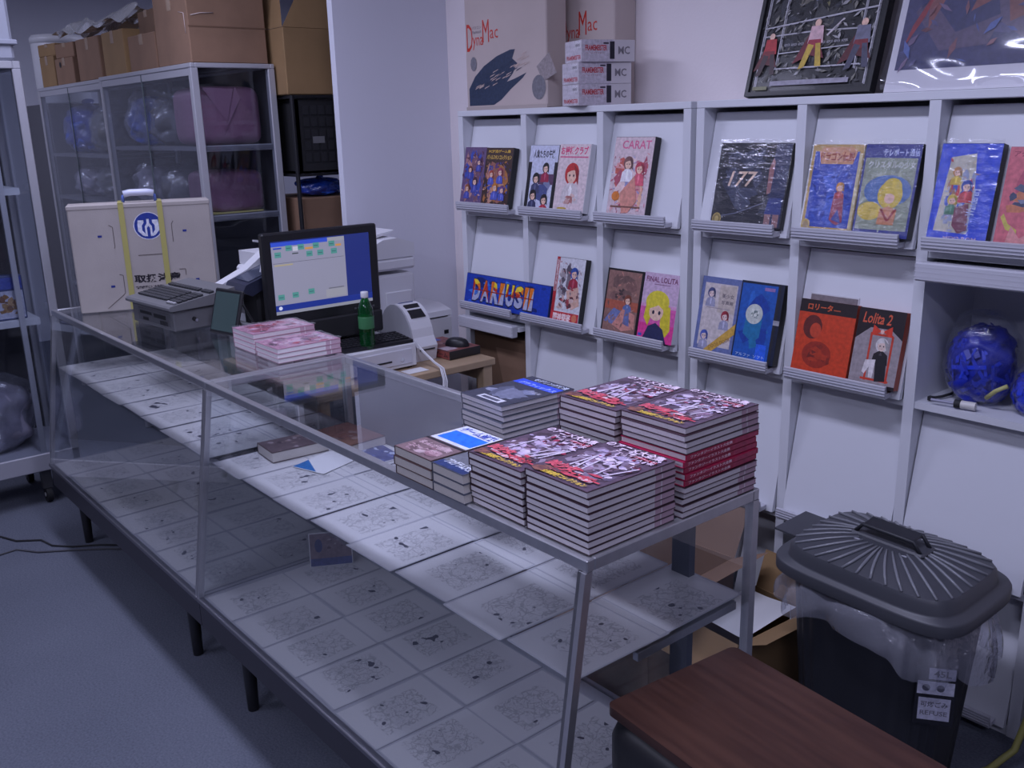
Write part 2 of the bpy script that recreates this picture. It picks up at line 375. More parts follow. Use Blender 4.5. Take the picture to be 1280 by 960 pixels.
def shelf_unit(xs, label, closed, raised):
    t = thing('display_shelf', label, 'shelf', (xs[0],Y0,0), world=True, group='white magazine display shelving')
    th = .030
    for i, x in enumerate(xs):
        a, b = (x, x+th) if i == 0 else ((x-th, x) if i == 3 else (x-th/2, x+th/2))
        MB().box(a,b,Y0,YB-.002,0,TOPZ-.022).build('side_panel' if i in (0,3) else 'divider', SHELF, t)
    MB().box(xs[0],xs[3],Y0-.002,YB-.002,TOPZ-.022,TOPZ, bev=.002).build('top_panel', SHELF, t)
    MB().box(xs[0]+th,xs[3]-th,YB-.014,YB-.004,0.03,TOPZ-.022).build('back_panel', SHELF_IN, t)
    inner = [(xs[0]+th,xs[1]-th/2),(xs[1]+th/2,xs[2]-th/2),(xs[2]+th/2,xs[3]-th)]
    for c, (a, b) in enumerate(inner):
        for r in range(4):
            if r < 3: MB().box(a,b,Y0+.004,YB-.014,ROWB[r]-.020,ROWB[r]-.001).build('shelf_board', SHELF_IN, t)
            if (c, r) in closed: flap(t, a+.003, b-.003, r)
            elif (c, r) in raised: raised_flap(t, a+.003, b-.003, r)
        MB().box(a,b,Y0+.004,YB-.014,0.0,0.03).build('base_board', SHELF_IN, t)
    return t
XS1 = [-3.193,-2.787,-2.384,-1.985]; XS2 = [-1.963,-1.589,-1.207,-0.826]
XS3 = [-0.806,-0.430,-0.050,0.33]
shelf_unit(XS1, 'white three bay display shelving unit beside the partition wall', {(c,r) for c in range(3) for r in range(3)}-{(0,2)}, {(0,2)})
shelf_unit(XS2, 'white three bay display shelving unit holding blue plastic bags', {(c,r) for c in range(3) for r in range(3)}-{(2,1)} | {(2,3)}, {(2,1)})
# ================================================================== two glass display cases, front glass leaning in towards the top
ZT = 0.94; ZB = 0.315; YFT = 0.957; YFB = 0.862; YK = 1.409
def yf(z): return YFB+(YFT-YFB)*(z-ZB)/(ZT-ZB)
def lean_post(x0, x1, d, z0, z1):
    return MB().add([(x0,yf(z0),z0),(x1,yf(z0),z0),(x1,yf(z0)+d,z0),(x0,yf(z0)+d,z0),(x0,yf(z1),z1),(x1,yf(z1),z1),(x1,yf(z1)+d,z1),(x0,yf(z1)+d,z1)],
                    [(0,3,2,1),(4,5,6,7),(0,1,5,4),(1,2,6,5),(2,3,7,6),(3,0,4,7)])
def display_case(x0, x1, label, legs, ends, grey):
    t = thing('display_case', label, 'display case', (x0,YK,0), world=True, group='aluminium framed glass display cases')
    w = .018; h = .022
    for (a,b,c,d) in ((x0,x1,YFT,YFT+w),(x0,x1,YK-w,YK),(x0,x0+w,YFT+w,YK-w),(x1-w,x1,YFT+w,YK-w)):
        MB().box(a,b,c,d,ZT-h,ZT, bev=.002).build('top_rail', ALU, t)
    for (a, b) in ((x0,x0+ends[0]),(x1-ends[1],x1)):
        lean_post(a,b,.016,ZB,ZT-h).build('front_post', ALU, t)
        MB().box(a,b,YK-.018,YK,ZB,ZT-h).build('rear_post', ALU, t)
    bs = MB().box(x0,x1,YFB+.004,YK,ZB-.095,ZB-.012).build('base', BASE_D, t)
    MB().box(x0,x1,YFB-.004,YFB+.014,ZB-.014,ZB, bev=.002).build('base_rail', ALU_D, t)
    MB().box(x0,x1,YK-.014,YK+.002,ZB-.014,ZB, bev=.002).build('base_rail', ALU_D, t)
    MB().box(x0+.001,x1-.001,YFB+.014,YK-.014,ZB-.012,ZB-.004).build('deck', mat('deck_grey', (0.42,0.42,0.46), 0.55), t)
    for (lx, ly) in legs: MB().cyl((lx,ly,0),.016,ZB-.09,n=12,r2=.021).build('leg', BLACK, t)
    g = .004
    MB().box(x0+.004,x1-.004,YFT+.004,YK-.004,ZT-.008,ZT-.002).build('top_glass', GLASS, t)
    lean_post(x0+ends[0]*.6,x1-ends[1]*.6,.005,ZB,ZT-h).build('front_glass', GLASS, t)
    for a in (x0+.006,x1-.010):
        MB().prism([(yf(ZB)+.014,ZB),(YK-.016,ZB),(YK-.016,ZT-h),(yf(ZT-h)+.014,ZT-h)],'x',a,a+.004).build('side_glass', GLASS, t)
    xm = (x0+x1)/2
    MB().box(x0+.02,xm+.03,YK-.008,YK-.004,ZB,ZT-h).build('sliding_door', GLASS, t)
    if grey:
        sd = MB().box(-2.42,xm,YK-.015,YK-.011,ZB,ZT-h).build('sliding_door', glass('door_grey', (0.30,0.31,0.33), haze=0.42, hazecol=(0.33,0.34,0.38)), t); sd['label'] = 'grey translucent sliding back door'  # this stretch of the back pane is tinted grey and milky
        MB().box(xm,-1.18,YK-.015,YK-.011,ZB,ZT-h).build('sliding_door', GLASS, t)
        MB().box(-1.178,-1.132,YK-.020,YK-.002,ZB,ZT-h).build('door_stile', mat('stile_blue', (0.05,0.06,0.09), 0.4), t)
    else:
        MB().box(xm-.03,x1-.02,YK-.015,YK-.011,ZB,ZT-h).build('sliding_door', GLASS, t)
    sh = MB().box(x0+.012,x1-.03,.955,YK-.022,.700,.706).build('glass_shelf', GLASS_S, t)
    for lx in (x0+.02, xm, x1-.04):
        MB().box(lx,lx+.012,YK-.30,YK-.02,.684,.700).build('shelf_bracket', ALU, t)
    return t
CA0, CA1, CB0, CB1 = -4.035, -2.502, -2.498, -0.985
display_case(CA0, CA1, 'glass display case carrying the grey computer and strapped carton', [(-3.874,.928),(-2.732,.924),(-3.874,1.37),(-2.732,1.37)], (.018,.011), False)
display_case(CB0, CB1, 'glass display case carrying the stacked art books', [(-2.333,.926),(-1.15,.926),(-2.333,1.37),(-1.15,1.37)], (.011,.018), True)

# ---- drawing sheets laid out in the cases
def sheet_mat():
    m = bpy.data.materials.new('inked_sheet'); m.use_nodes = True; nt = m.node_tree; b = nt.nodes['Principled BSDF']; N = nt.nodes.new; L = nt.links.new
    b.inputs['Roughness'].default_value = 0.35; b.inputs['Specular IOR Level'].default_value = 0.5
    tc = N('ShaderNodeTexCoord'); oi = N('ShaderNodeObjectInfo')
    ad = N('ShaderNodeVectorMath'); ad.operation = 'ADD'
    cm = N('ShaderNodeCombineXYZ'); mu = N('ShaderNodeMath'); mu.operation = 'MULTIPLY'; mu.inputs[1].default_value = 37.0
    L(oi.outputs['Random'], mu.inputs[0]); L(mu.outputs[0], cm.inputs[2]); L(tc.outputs['Object'], ad.inputs[0]); L(cm.outputs[0], ad.inputs[1])
    n1 = N('ShaderNodeTexNoise'); n1.inputs['Scale'].default_value = 26; n1.inputs['Detail'].default_value = 2; n1.inputs['Distortion'].default_value = 1.6
    L(ad.outputs[0], n1.inputs['Vector'])
    # contour lines of a distorted noise read as pen lines
    k = N('ShaderNodeMath'); k.operation = 'MULTIPLY'; k.inputs[1].default_value = 7.0; L(n1.outputs['Fac'], k.inputs[0])
    fr = N('ShaderNodeMath'); fr.operation = 'FRACT'; L(k.outputs[0], fr.inputs[0])
    lt0 = N('ShaderNodeMath'); lt0.operation = 'LESS_THAN'; lt0.inputs[1].default_value = 0.20; L(fr.outputs[0], lt0.inputs[0])
    vo = N('ShaderNodeTexVoronoi'); vo.feature = 'DISTANCE_TO_EDGE'; vo.inputs['Scale'].default_value = 34; nd_ = N('ShaderNodeTexNoise'); nd_.inputs['Scale'].default_value = 45; L(ad.outputs[0], nd_.inputs['Vector'])
    vs_ = N('ShaderNodeVectorMath'); vs_.operation = 'SCALE'; vs_.inputs['Scale'].default_value = 0.035; L(nd_.outputs['Color'], vs_.inputs[0])
    va_ = N('ShaderNodeVectorMath'); va_.operation = 'ADD'; L(ad.outputs[0], va_.inputs[0]); L(vs_.outputs[0], va_.inputs[1]); L(va_.outputs[0], vo.inputs['Vector'])
    lt1 = N('ShaderNodeMath'); lt1.operation = 'LESS_THAN'; lt1.inputs[1].default_value = 0.045; L(vo.outputs['Distance'], lt1.inputs[0])
    lt = N('ShaderNodeMath'); lt.operation = 'MAXIMUM'; L(lt0.outputs[0], lt.inputs[0]); L(lt1.outputs[0], lt.inputs[1])
    # blots
    n2 = N('ShaderNodeTexNoise'); n2.inputs['Scale'].default_value = 30; n2.inputs['Detail'].default_value = 1; L(ad.outputs[0], n2.inputs['Vector'])
    gt = N('ShaderNodeMath'); gt.operation = 'GREATER_THAN'; gt.inputs[1].default_value = 0.70; L(n2.outputs['Fac'], gt.inputs[0])
    # mask: a blob around the sheet middle
    sp = N('ShaderNodeSeparateXYZ'); L(tc.outputs['Object'], sp.inputs[0])
    sh1 = N('ShaderNodeMath'); sh1.operation = 'MULTIPLY_ADD'; sh1.inputs[1].default_value = 0.05; sh1.inputs[2].default_value = -0.025; L(oi.outputs['Random'], sh1.inputs[0])
    sx_ = N('ShaderNodeMath'); sx_.operation = 'ADD'; L(sp.outputs[0], sx_.inputs[0]); L(sh1.outputs[0], sx_.inputs[1])
    ax = N('ShaderNodeMath'); ax.operation = 'ABSOLUTE'; ay = N('ShaderNodeMath'); ay.operation = 'ABSOLUTE'; L(sx_.outputs[0], ax.inputs[0]); L(sp.outputs[1], ay.inputs[0])
    mxx = N('ShaderNodeMath'); mxx.operation = 'LESS_THAN'; mxx.inputs[1].default_value = 0.060; L(ax.outputs[0], mxx.inputs[0])
    myy = N('ShaderNodeMath'); myy.operation = 'LESS_THAN'; myy.inputs[1].default_value = 0.072; L(ay.outputs[0], myy.inputs[0])
    mk = N('ShaderNodeMath'); mk.operation = 'MULTIPLY'; L(mxx.outputs[0], mk.inputs[0]); L(myy.outputs[0], mk.inputs[1])
    l2 = N('ShaderNodeMath'); l2.operation = 'MULTIPLY'; l2.inputs[1].default_value = 0.36; L(lt.outputs[0], l2.inputs[0])
    mm = N('ShaderNodeMath'); mm.operation = 'MAXIMUM'; L(l2.outputs[0], mm.inputs[0]); L(gt.outputs[0], mm.inputs[1])
    fin = N('ShaderNodeMath'); fin.operation = 'MULTIPLY'; L(mm.outputs[0], fin.inputs[0]); L(mk.outputs[0], fin.inputs[1])
    mix = N('ShaderNodeMix'); mix.data_type = 'RGBA'; L(fin.outputs[0], mix.inputs['Factor'])
    mix.inputs['A'].default_value = (0.66,0.65,0.66,1); mix.inputs['B'].default_value = (0.07,0.07,0.10,1)
    L(mix.outputs['Result'], b.inputs['Base Color'])
    return m
SHEET = sheet_mat()
EDGE = mat('sheet_edge', (0.50,0.50,0.54), 0.5)
ORD = 'first second third fourth fifth sixth seventh eighth ninth tenth eleventh twelfth thirteenth'.split()
rnd = random.Random(4)
def sheet_proto():
    w, d = .176, .236
    b = MB().box(-w/2,w/2,-d/2,d/2,0,.0006, SHEET)
    # sleeve welt along the edges
    for (a0,a1,c0,c1) in ((-w/2-.002,-w/2+.0015,-d/2,d/2),(w/2-.0015,w/2+.002,-d/2,d/2),(-w/2,w/2,-d/2-.002,-d/2+.0015),(-w/2,w/2,d/2-.0015,d/2+.002)):
        b.box(a0,a1,c0,c1,0,.0012, EDGE)
    return b.mesh('drawing_sheet')
SHM = sheet_proto()
for (z, y0r, where) in ((.7062, (1.072,1.288), 'glass shelf'), (.3112, (1.000,1.242), 'lower deck')):
    for (ca, cb, nm) in ((CA0,CA1,'far case'), (CB0,CB1,'near case')):
        n = 8
        for r, yy in enumerate(y0r):
            for i in range(n):
                xx = ca+.108+i*(cb-ca-.216)/(n-1)
                if where == 'glass shelf': xx -= .012
                o = bpy.data.objects.new('drawing_sheet', SHM); COL.objects.link(o)
                o.location = (xx+rnd.uniform(-.003,.003), yy+rnd.uniform(-.006,.006), z+rnd.uniform(0,.0006)); o.rotation_euler = (0,0,rnd.uniform(-.02,.02))
                tag(o, 'inked drawing sheet, %s, %s, %s row, %s from left end' % (nm, where, ('front','back')[r], ORD[i]), 'drawing', 'inked drawing sheets in the display cases')
# ================================================================== piles of art books on the near case
PAGE = mat('page_edge', (0.76,0.71,0.74), 0.8, noise=(300,0.05))
PAGE_B = mat('page_edge_beige', (0.62,0.58,0.54), 0.8, noise=(300,0.05))
BLEED = mat('page_bleed', (0.55,0.38,0.46), 0.8)
COV_D = mat('cover_dark', (0.045,0.020,0.030), 0.35)
COV_R = mat('cover_crimson', (0.40,0.010,0.065), 0.35)
COV_G = mat('cover_slate', (0.10,0.11,0.15), 0.35)
COV_B = mat('cover_brown', (0.09,0.05,0.05), 0.4)
COV_P = mat('cover_pink', (0.50,0.28,0.36), 0.35)
def book_meshes(w, d, t, cov, page, spine):
    """spine: -1 at the left, +1 at the right"""
    c = .0013
    pg = MB().box(-w/2+.0012,w/2-.0012,-d/2+.0015,d/2-.0015,c,t-c, page)
    if page is PAGE:
        e = w/2-.0011
        pg.box(e-.001,e+.0002,d*.26,d*.33,c,t-c, BLEED); pg.box(e-.001,e+.0002,d*.345,d*.497,c,t-c, BLEED)
    cv = MB().box(-w/2,w/2,-d/2,d/2,t-c,t-.0002, cov); cv.box(-w/2,w/2,-d/2,d/2,.0002,c, cov)
    if spine < 0: cv.box(-w/2,-w/2+.0011,-d/2,d/2,.0002,t-.0002, cov)
    else: cv.box(w/2-.001,w/2+.0016,-d/2,d/2,.0011,t-.0011, cov)
    return pg.mesh('page_block'), cv.mesh('cover')
def crowd_cover(w, d, t, seed):
    p = Print(w, d, frame_mat((-w/2,-d/2,t-.0002), (1,0,0), (0,1,0)))
    p.rect(.01,.01,.99,.99,(92,74,92)); r = random.Random(seed)
    p.busy(seed, [(132,114,138),(104,90,114),(152,134,156),(84,68,88),(120,96,110),(74,58,72)], 70, .02,.14,.98,.86,.20)
    p.busy(seed+1, [(196,176,206),(178,162,196),(212,196,218),(110,86,104),(150,120,146)], 60, .06,.24,.94,.80,.11)
    p.busy(seed+2, [(230,212,232),(218,196,222),(90,40,60),(168,60,90)], 40, .30,.48,.97,.97,.09)
    for i in range(5):
        x = r.uniform(.25,.85); p.line([(x,.30),(x+r.uniform(-.12,.2),.62)],.004,(214,200,220))
    # title in white and crimson at the head
    p.text('のアニメ大全集',.06,.86,.93,.975,(236,214,232),.03)
    p.text('ゲームイラスト集',.30,.745,.95,.85,(214,190,210),.025)
    p.rect(.62,.80,.95,.835,(150,20,52)); p.text('アート',.62,.795,.94,.84,(236,200,216),.03)
    p.busy(seed+5,[(206,96,112),(226,190,200),(196,70,90),(110,70,80)],26,.10,.10,.92,.30,.16); p.text('美少女',.06,.17,.50,.30,(216,90,108),.06); p.text('ファンタジー',.40,.11,.95,.22,(214,76,92),.05)
    p.text('完全保存版コレクション',.14,.025,.90,.095,(226,190,70),.05); p.busy(seed+6,[(140,90,80),(110,70,70)],10,.01,.01,.30,.16,.4)
    return p
def grey_cover(w, d, t, seed):
    p = Print(w, d, frame_mat((-w/2,-d/2,t-.0002), (1,0,0), (0,1,0)))
    p.rect(.01,.01,.99,.99,(60,62,78))
    p.busy(seed, [(118,122,146),(140,144,168),(90,94,116),(54,54,70),(128,134,164)], 14, .04,.14,.96,.66,.40)
    p.rect(.02,.70,.98,.86,(52,84,220)); p.text('グラフィックス',.12,.715,.95,.80,(170,190,250),.03)
    p.text('モデリング技法',.20,.88,.97,.97,(206,214,236),.03)
    p.text('作品集',.66,.54,.92,.60,(190,190,205)); p.rect(.30,.05,.84,.16,(206,206,216)); p.rect(.36,.075,.76,.13,(84,86,104))
    return p
def stack(name, x, y, z, n, t, w, d, cov, page, where, topfn, group, rot=0.0, spines=None, jit=.003, seed=0, flat=(-1,)):
    r = random.Random(seed); cache = {}
    for i in range(n):                                  # i = 0 at the bottom
        cv, sp = (spines.get(i) if spines and i in spines else (cov, -1))
        if (cv, sp) not in cache: cache[cv, sp] = book_meshes(w, d, t, cv, page, sp)
        pm, cm = cache[cv, sp]
        k = n-1-i
        lab = 'top art book of the %s' % where if k == 0 else ('%s art book from the top of the %s' % (ORD[k] if k < len(ORD) else 'bottom', where) if i else 'bottom art book of the %s' % where)
        jx, jy, ja = r.uniform(-jit,jit), r.uniform(-jit,jit), r.uniform(-.012,.012)
        b = thing(name, lab, 'book', (x+jx,y+jy,z+i*t), rot+ja, group)
        for nm, me in (('page_block',pm),('cover',cm)):
            o = bpy.data.objects.new(nm, me); COL.objects.link(o); o.parent = b
        if k == 0 and topfn: topfn(w, d, t, seed+3).build('cover_print', b)
        if sp > 0:
            p = Print(d, t, frame_mat((w/2+.0016,-d/2,0), (0,1,0), (0,0,1)))
            p.rect(.66,.16,.97,.84,(176,52,92)); p.text('ファンタジーイラスト大全集',.05,.28,.62,.78,(232,200,214),.03); p.build('spine_print', b)
ZC = ZT+.0008
G1 = 'art books piled on the near display case'
stack('art_book', -1.070,1.073,ZC,9,.0122,.152,.208,COV_D,PAGE,'pile at the near corner of the case',crowd_cover,G1,seed=1,jit=.0015)
stack('art_book', -1.229,1.073,ZC,8,.0124,.148,.208,COV_D,PAGE,'front row pile left of the corner pile',crowd_cover,G1,seed=2,jit=.0025)
stack('art_book', -1.063,1.294,ZC,14,.0118,.152,.205,COV_D,PAGE,'pile with the crimson spines',crowd_cover,G1,seed=3,jit=.0035,spines={i:(COV_R,1) for i in range(5,10)})
stack('art_book', -1.230,1.296,ZC,13,.0123,.150,.205,COV_D,PAGE,'back row pile beside the crimson spines',crowd_cover,G1,seed=4,jit=.0025)
stack('art_book', -1.522,1.272,ZC,9,.0122,.146,.200,COV_G,PAGE,'back row pile with the blue banded cover',grey_cover,G1,seed=5,jit=.0025,rot=-.03)
def beige_cover(w, d, t, seed):
    p = Print(w, d, frame_mat((-w/2,-d/2,t-.0002), (1,0,0), (0,1,0)))
    p.rect(.01,.01,.99,.99,(128,104,108)); p.busy(seed,[(168,136,146),(150,112,122),(188,164,170),(104,80,86)],22,.05,.03,.95,.40,.2)
    p.text('まんが画集',.12,.26,.90,.36,(206,176,184),.02); p.text('コミック作品集',.10,.12,.92,.22,(196,160,170),.02)
    p.rect(.0,.415,1,.455,(40,36,46)); p.rect(.03,.47,.99,.985,(222,226,240)); p.rect(.09,.53,.96,.80,(40,122,240)); p.text('ゲーム資料',.10,.82,.96,.96,(46,70,180),.04)
    return p
def blue_title_cover(w, d, t, seed):
    p = Print(w, d, frame_mat((-w/2,-d/2,t-.0002), (1,0,0), (0,1,0)))
    p.rect(.01,.01,.99,.99,(110,112,122)); p.busy(seed,[(150,150,160),(80,80,96),(176,176,184),(64,64,80)],26,.04,.30,.96,.97,.22)
    p.rect(.02,.01,.98,.15,(40,58,110)); p.text('プログラム大全',.12,.10,.95,.24,(214,218,232),.035)
    return p
stack('comic_book', -1.466,1.043,ZC,3,.0195,.126,.182,COV_B,PAGE_B,'low left pile with the blue panel',beige_cover,'comics piled on the near display case',seed=6,jit=.0015)
stack('comic_book', -1.350,1.038,ZC,3,.0190,.098,.170,COV_G,PAGE_B,'low pile with the navy title strip',blue_title_cover,'comics piled on the near display case',seed=7,jit=.0012)
def pink_cover(w, d, t, seed):
    p = Print(w, d, frame_mat((-w/2,-d/2,t-.0002), (1,0,0), (0,1,0)))
    p.rect(.01,.01,.99,.99,(196,150,170)); p.busy(seed,[(226,190,206),(170,70,96),(90,56,76),(232,206,220),(150,100,130),(190,40,60)],40,.04,.04,.96,.96,.20)
    p.text('総集編',.10,.80,.92,.93,(236,220,230),.04)
    return p
G2 = 'pink comics piled beside the monitor'
stack('pink_comic', -2.612,1.305,ZC,3,.0150,.150,.212,COV_P,PAGE,'pink pile nearest the case joint',pink_cover,G2,seed=8,jit=.002)
stack('pink_comic', -2.785,1.312,ZC,4,.0155,.152,.212,COV_P,PAGE,'pink pile farther from the case joint',pink_cover,G2,seed=9,jit=.002)
def film(parent, w, d, t):
    def fn(u, v):
        h = .002*math.sin(u*17+v*5)+.002*math.sin(v*23-u*9)
        return ((u-.5)*w, (v-.5)*d, t+.003+h*.6)
    MB().grid(14,18,fn).build('wrapping_film', glass('film_pink', (0.95,0.90,0.94), haze=.12, hazecol=(0.8,0.7,0.8)), parent, off=(0,0,0))
for o in [o for o in bpy.data.objects if o.name.startswith('pink_comic') and o.get('label','').startswith('top')]: film(o, .158, .220, .0152)
# ---- things lying on the glass shelf inside the near case
t = thing('small_book', 'small brown covered book lying on the glass shelf inside the case', 'book', (-2.412,1.160,.7085), -.08)
for nm, me in zip(('page_block','cover'), book_meshes(.115,.17,.030,COV_B,PAGE_B,-1)):
    o = bpy.data.objects.new(nm, me); COL.objects.link(o); o.parent = t
p = Print(.115,.17,frame_mat((-.0575,-.085,.0298),(1,0,0),(0,1,0))); p.rect(.02,.02,.98,.98,(104,88,92)); p.busy(31,[(140,120,120),(80,64,72),(160,146,150)],14); p.build('cover_print', t)
t = thing('small_book', 'larger brown book at the back of the glass shelf inside the case', 'book', (-2.375,1.322,.7085), .06)
for nm, me in zip(('page_block','cover'), book_meshes(.20,.13,.026,COV_B,PAGE_B,-1)):
    o = bpy.data.objects.new(nm, me); COL.objects.link(o); o.parent = t
p = Print(.20,.13,frame_mat((-.10,-.065,.0258),(1,0,0),(0,1,0))); p.rect(.02,.02,.98,.98,(112,78,72)); p.busy(33,[(130,110,108),(92,64,62)],8); p.build('cover_print', t)
def leaflet(name, lab, x, y, z, w, d, rot, fn):
    t = thing(name, lab, 'leaflet', (x,y,z), rot); MB().box(-w/2,w/2,-d/2,d/2,0,.0008).build('sheet', PAPER, t)
    p = Print(w,d,frame_mat((-w/2,-d/2,.0008),(1,0,0),(0,1,0))); fn(p); p.build('leaflet_print', t)
leaflet('leaflet', 'white leaflet with a bright blue corner under the case glass', -2.262,1.185,.7092,.12,.15,.30, lambda p: p.poly([(.02,.02),(.75,.02),(.02,.42)],(30,110,180)))
leaflet('leaflet', 'dark blue speckled leaflet at the back of the glass shelf', -2.215,1.330,.7092,.14,.09,-.1, lambda p: (p.rect(.03,.03,.97,.97,(52,66,128)), p.busy(35,[(90,104,170),(40,52,110),(190,200,226)],16,size=.16)))
t = thing('picture_card', 'small picture card standing on the lower deck under the glass shelf', 'card', (-2.415,1.255,.3132), 1.05)
MB().prism([(0,0),(.004,0),(.030,.10),(.026,.10)],'x',-.065,.065).build('card', PAPER, t)
p = Print(.13,.1033,frame_mat((-.065,-.0002,0),(1,0,0),(0,.2517,.9678))); p.rect(.02,.02,.98,.98,(120,104,112)); p.rect(.02,.02,.98,.24,(70,80,130)); p.ell(.22,.62,.09,.2,(60,66,110)); p.busy(36,[(90,74,84),(150,136,140)],8,.4,.4,.95,.95); p.build('card_print', t)
# ================================================================== strapped carton, grey computer, tablet on the far case
CARTW = mat('carton_offwhite', (0.40,0.36,0.34), 0.85, noise=(5,0.08), bump=(160,0.05))
STRAP = mat('strap_yellow', (0.42,0.38,0.12), 0.5)
LOGO = (28,52,140)
ang = math.atan2(.489,.163)
t = thing('carton_box', 'white corrugated carton with yellow straps and a blue round emblem', 'box', (-3.836,1.017,ZC), ang)
cw, ch, ct = .515, .405, .135
MB().box(0,cw,0,ct,0,ch, bev=.004).build('carton_body', CARTW, t)
b = MB(); b.box(-.002,cw+.002,-.002,ct+.002,ch-.012,ch+.006, bev=.003); b.build('lid', CARTW, t)
for u in (.190,.330):
    b = MB(); b.box(u-.010,u+.010,-.0045,-.002,0.004,ch+.008); b.box(u-.010,u+.010,-.0045,ct+.0035,ch+.0062,ch+.009); b.box(u-.010,u+.010,ct+.0022,ct+.0042,0.004,ch+.008)
    b.build('strap', STRAP, t)
h = MB(); h.tube([(.200,.045,ch+.008),(.203,.045,ch+.030),(.215,.045,ch+.040)],.006, mat('handle_blue',(0.10,0.16,0.50),.4)); h.tube([(.320,.045,ch+.008),(.317,.045,ch+.030),(.305,.045,ch+.040)],.006, mat('handle_blue',(0.1,.16,.5),.4))
h.tube([(.205,.045,ch+.038),(.23,.045,ch+.043),(.29,.045,ch+.043),(.315,.045,ch+.038)],.013, mat('handle_white',(0.62,0.64,0.80),.4)); h.build('carry_handle', None, t)
p = Print(cw,ch,frame_mat((0,-.0004,0),(1,0,0),(0,0,1)))
p.ell(.545,.795,.105,.132,(206,206,220)); p.ell(.545,.795,.098,.124,LOGO,n=28)
W2 = (212,214,228)
p.poly([(.475,.85),(.515,.85),(.515,.825),(.500,.80),(.500,.755),(.522,.715),(.522,.695),(.500,.705),(.470,.75),(.470,.81)],W2); p.poly([(.475,.85),(.475,.835),(.515,.835),(.515,.85)],W2)
p.poly([(.615,.85),(.575,.85),(.575,.825),(.590,.80),(.590,.755),(.568,.715),(.568,.695),(.590,.705),(.620,.75),(.620,.81)],W2)
p.poly([(.536,.86),(.554,.86),(.554,.82),(.570,.79),(.570,.70),(.556,.695),(.556,.775),(.545,.795),(.534,.775),(.534,.695),(.520,.70),(.520,.79),(.536,.82)],W2)
p.text('取扱注意',.40,.255,.735,.335,(34,30,40),.035)
p.text('精密機器に付き手荒に扱わない',.405,.195,.70,.225,(40,36,50),.03); p.text('パソコン',.405,.10,.62,.165,(30,50,140),.03)
for (a,c) in ((.20,.72),(.80,.73),(.245,.24),(.855,.25)): p.rect(a-.014,c-.010,a+.014,c+.010,(30,46,130))
for pts in ([(.27,.82),(.295,.80),(.295,.62),(.29,.60)],[(.30,.35),(.325,.34),(.325,.17),(.31,.15),(.19,.03)],[(.725,.83),(.71,.80),(.71,.63)],[(.73,.36),(.775,.36),(.775,.30)],[(.45,.52),(.66,.52)]): p.line(pts,.0025,(96,86,84))
p.build('carton_print', t)

t = thing('desktop_computer', 'grey desktop computer box standing on the far case glass', 'computer', (-3.548,1.121,ZC), .092)
KEYG = mat('key_dark', (0.035,0.036,0.042), .45); SLOT = mat('slot_black', (0.008,0.008,0.01), .6)
MB().box(0,.324,0,.245,0,.072, bev=.004).build('body', GREY_P, t)
f = MB().box(.05,.30,-.003,.004,.012,.060, bev=.002).build('front_panel', mat('grey_panel',(0.085,0.085,0.095),.5), t)
MB().box(.07,.16,-.0045,-.002,.040,.050).build('drive_slot', SLOT, f); MB().box(.18,.27,-.0045,-.002,.036,.050).build('drive_slot', SLOT, f)
MB().box(.09,.13,-.0045,-.002,.018,.028).build('drive_slot', SLOT, f)
for k in range(5): MB().box(.225+k*.012,.231+k*.012,-.0045,-.002,.015,.030).build('vent_slot', SLOT, f)
MB().cyl((.3235,.075,.036),.0075,.004,axis='x',n=14).build('round_port', SLOT, t)
MB().cyl((.3238,.083,.030),.0055,.0045,axis='x',n=14).build('lock_cylinder', mat('chrome',(0.8,0.8,0.82),.15,1.0), t)
kb = thing('computer_keyboard', 'grey wedge keyboard with dark keys resting on the grey computer', 'keyboard', (-3.548,1.121,ZC+.0735), .092)
MB().prism([(-.018,.004),(-.018,.012),(-.012,.018),(.235,.055),(.235,.006),(-.010,0.0)],'x',-.012,.338).build('body', mat('grey_key_case',(0.155,0.155,0.165),.5), kb)
sl = math.atan2(.037,.247)
KM = Matrix.Translation((0,-.012,.0185)) @ Matrix.Rotation(sl,4,'X')
def keyblock(bx0, bx1, by0, by1, cols, rows):
    me = MB().box(0,.0145*((bx1-bx0)/cols/.0165),0,.0140*((by1-by0)/rows/.0165),0,.007, bev=.0015).mesh('key'); me.materials.append(KEYG)
    for j in range(rows):
        for i in range(cols):
            o = bpy.data.objects.new('key', me); COL.objects.link(o); o.parent = kb
            o.matrix_basis = KM @ Matrix.Translation((bx0+i*(bx1-bx0)/cols, by0+j*(by1-by0)/rows, .0005))
keyblock(.010,.245,.035,.135,14,5); keyblock(.262,.330,.035,.135,4,5); keyblock(.010,.245,.155,.178,12,1); keyblock(.262,.330,.155,.178,4,1)
for i in range(3):
    o = MB().box(0,.016,0,.012,0,.0072, bev=.0015).build('key', mat('key_light',(0.33,0.33,0.35),.45), kb, off=(0,0,0)); o.matrix_basis = KM @ Matrix.Translation((.268+i*.022,.018,.0005)); o['label'] = 'pale grey key'

t = thing('tablet', 'black framed tablet with a dull green screen leaning beside the grey computer', 'tablet', (-3.132,1.233,ZC), math.atan2(.03,.149))
lean = math.atan2(.046,.150)
TM = Matrix.Rotation(-lean,4,'X')
MB().box(0,.152,0,.012,.002,.158, M=TM, bev=.004).build('body', BLACK, t)
MB().box(.010,.142,-.0008,.0002,.014,.146, M=TM).build('screen', mat('screen_green',(0.055,0.085,0.082),.12), t)
MB().tube([(.03,.054,.12),(.03,.115,.004)],.004).build('prop_leg', BLACK, t); MB().tube([(.12,.054,.12),(.12,.115,.004)],.004).build('prop_leg', BLACK, t)
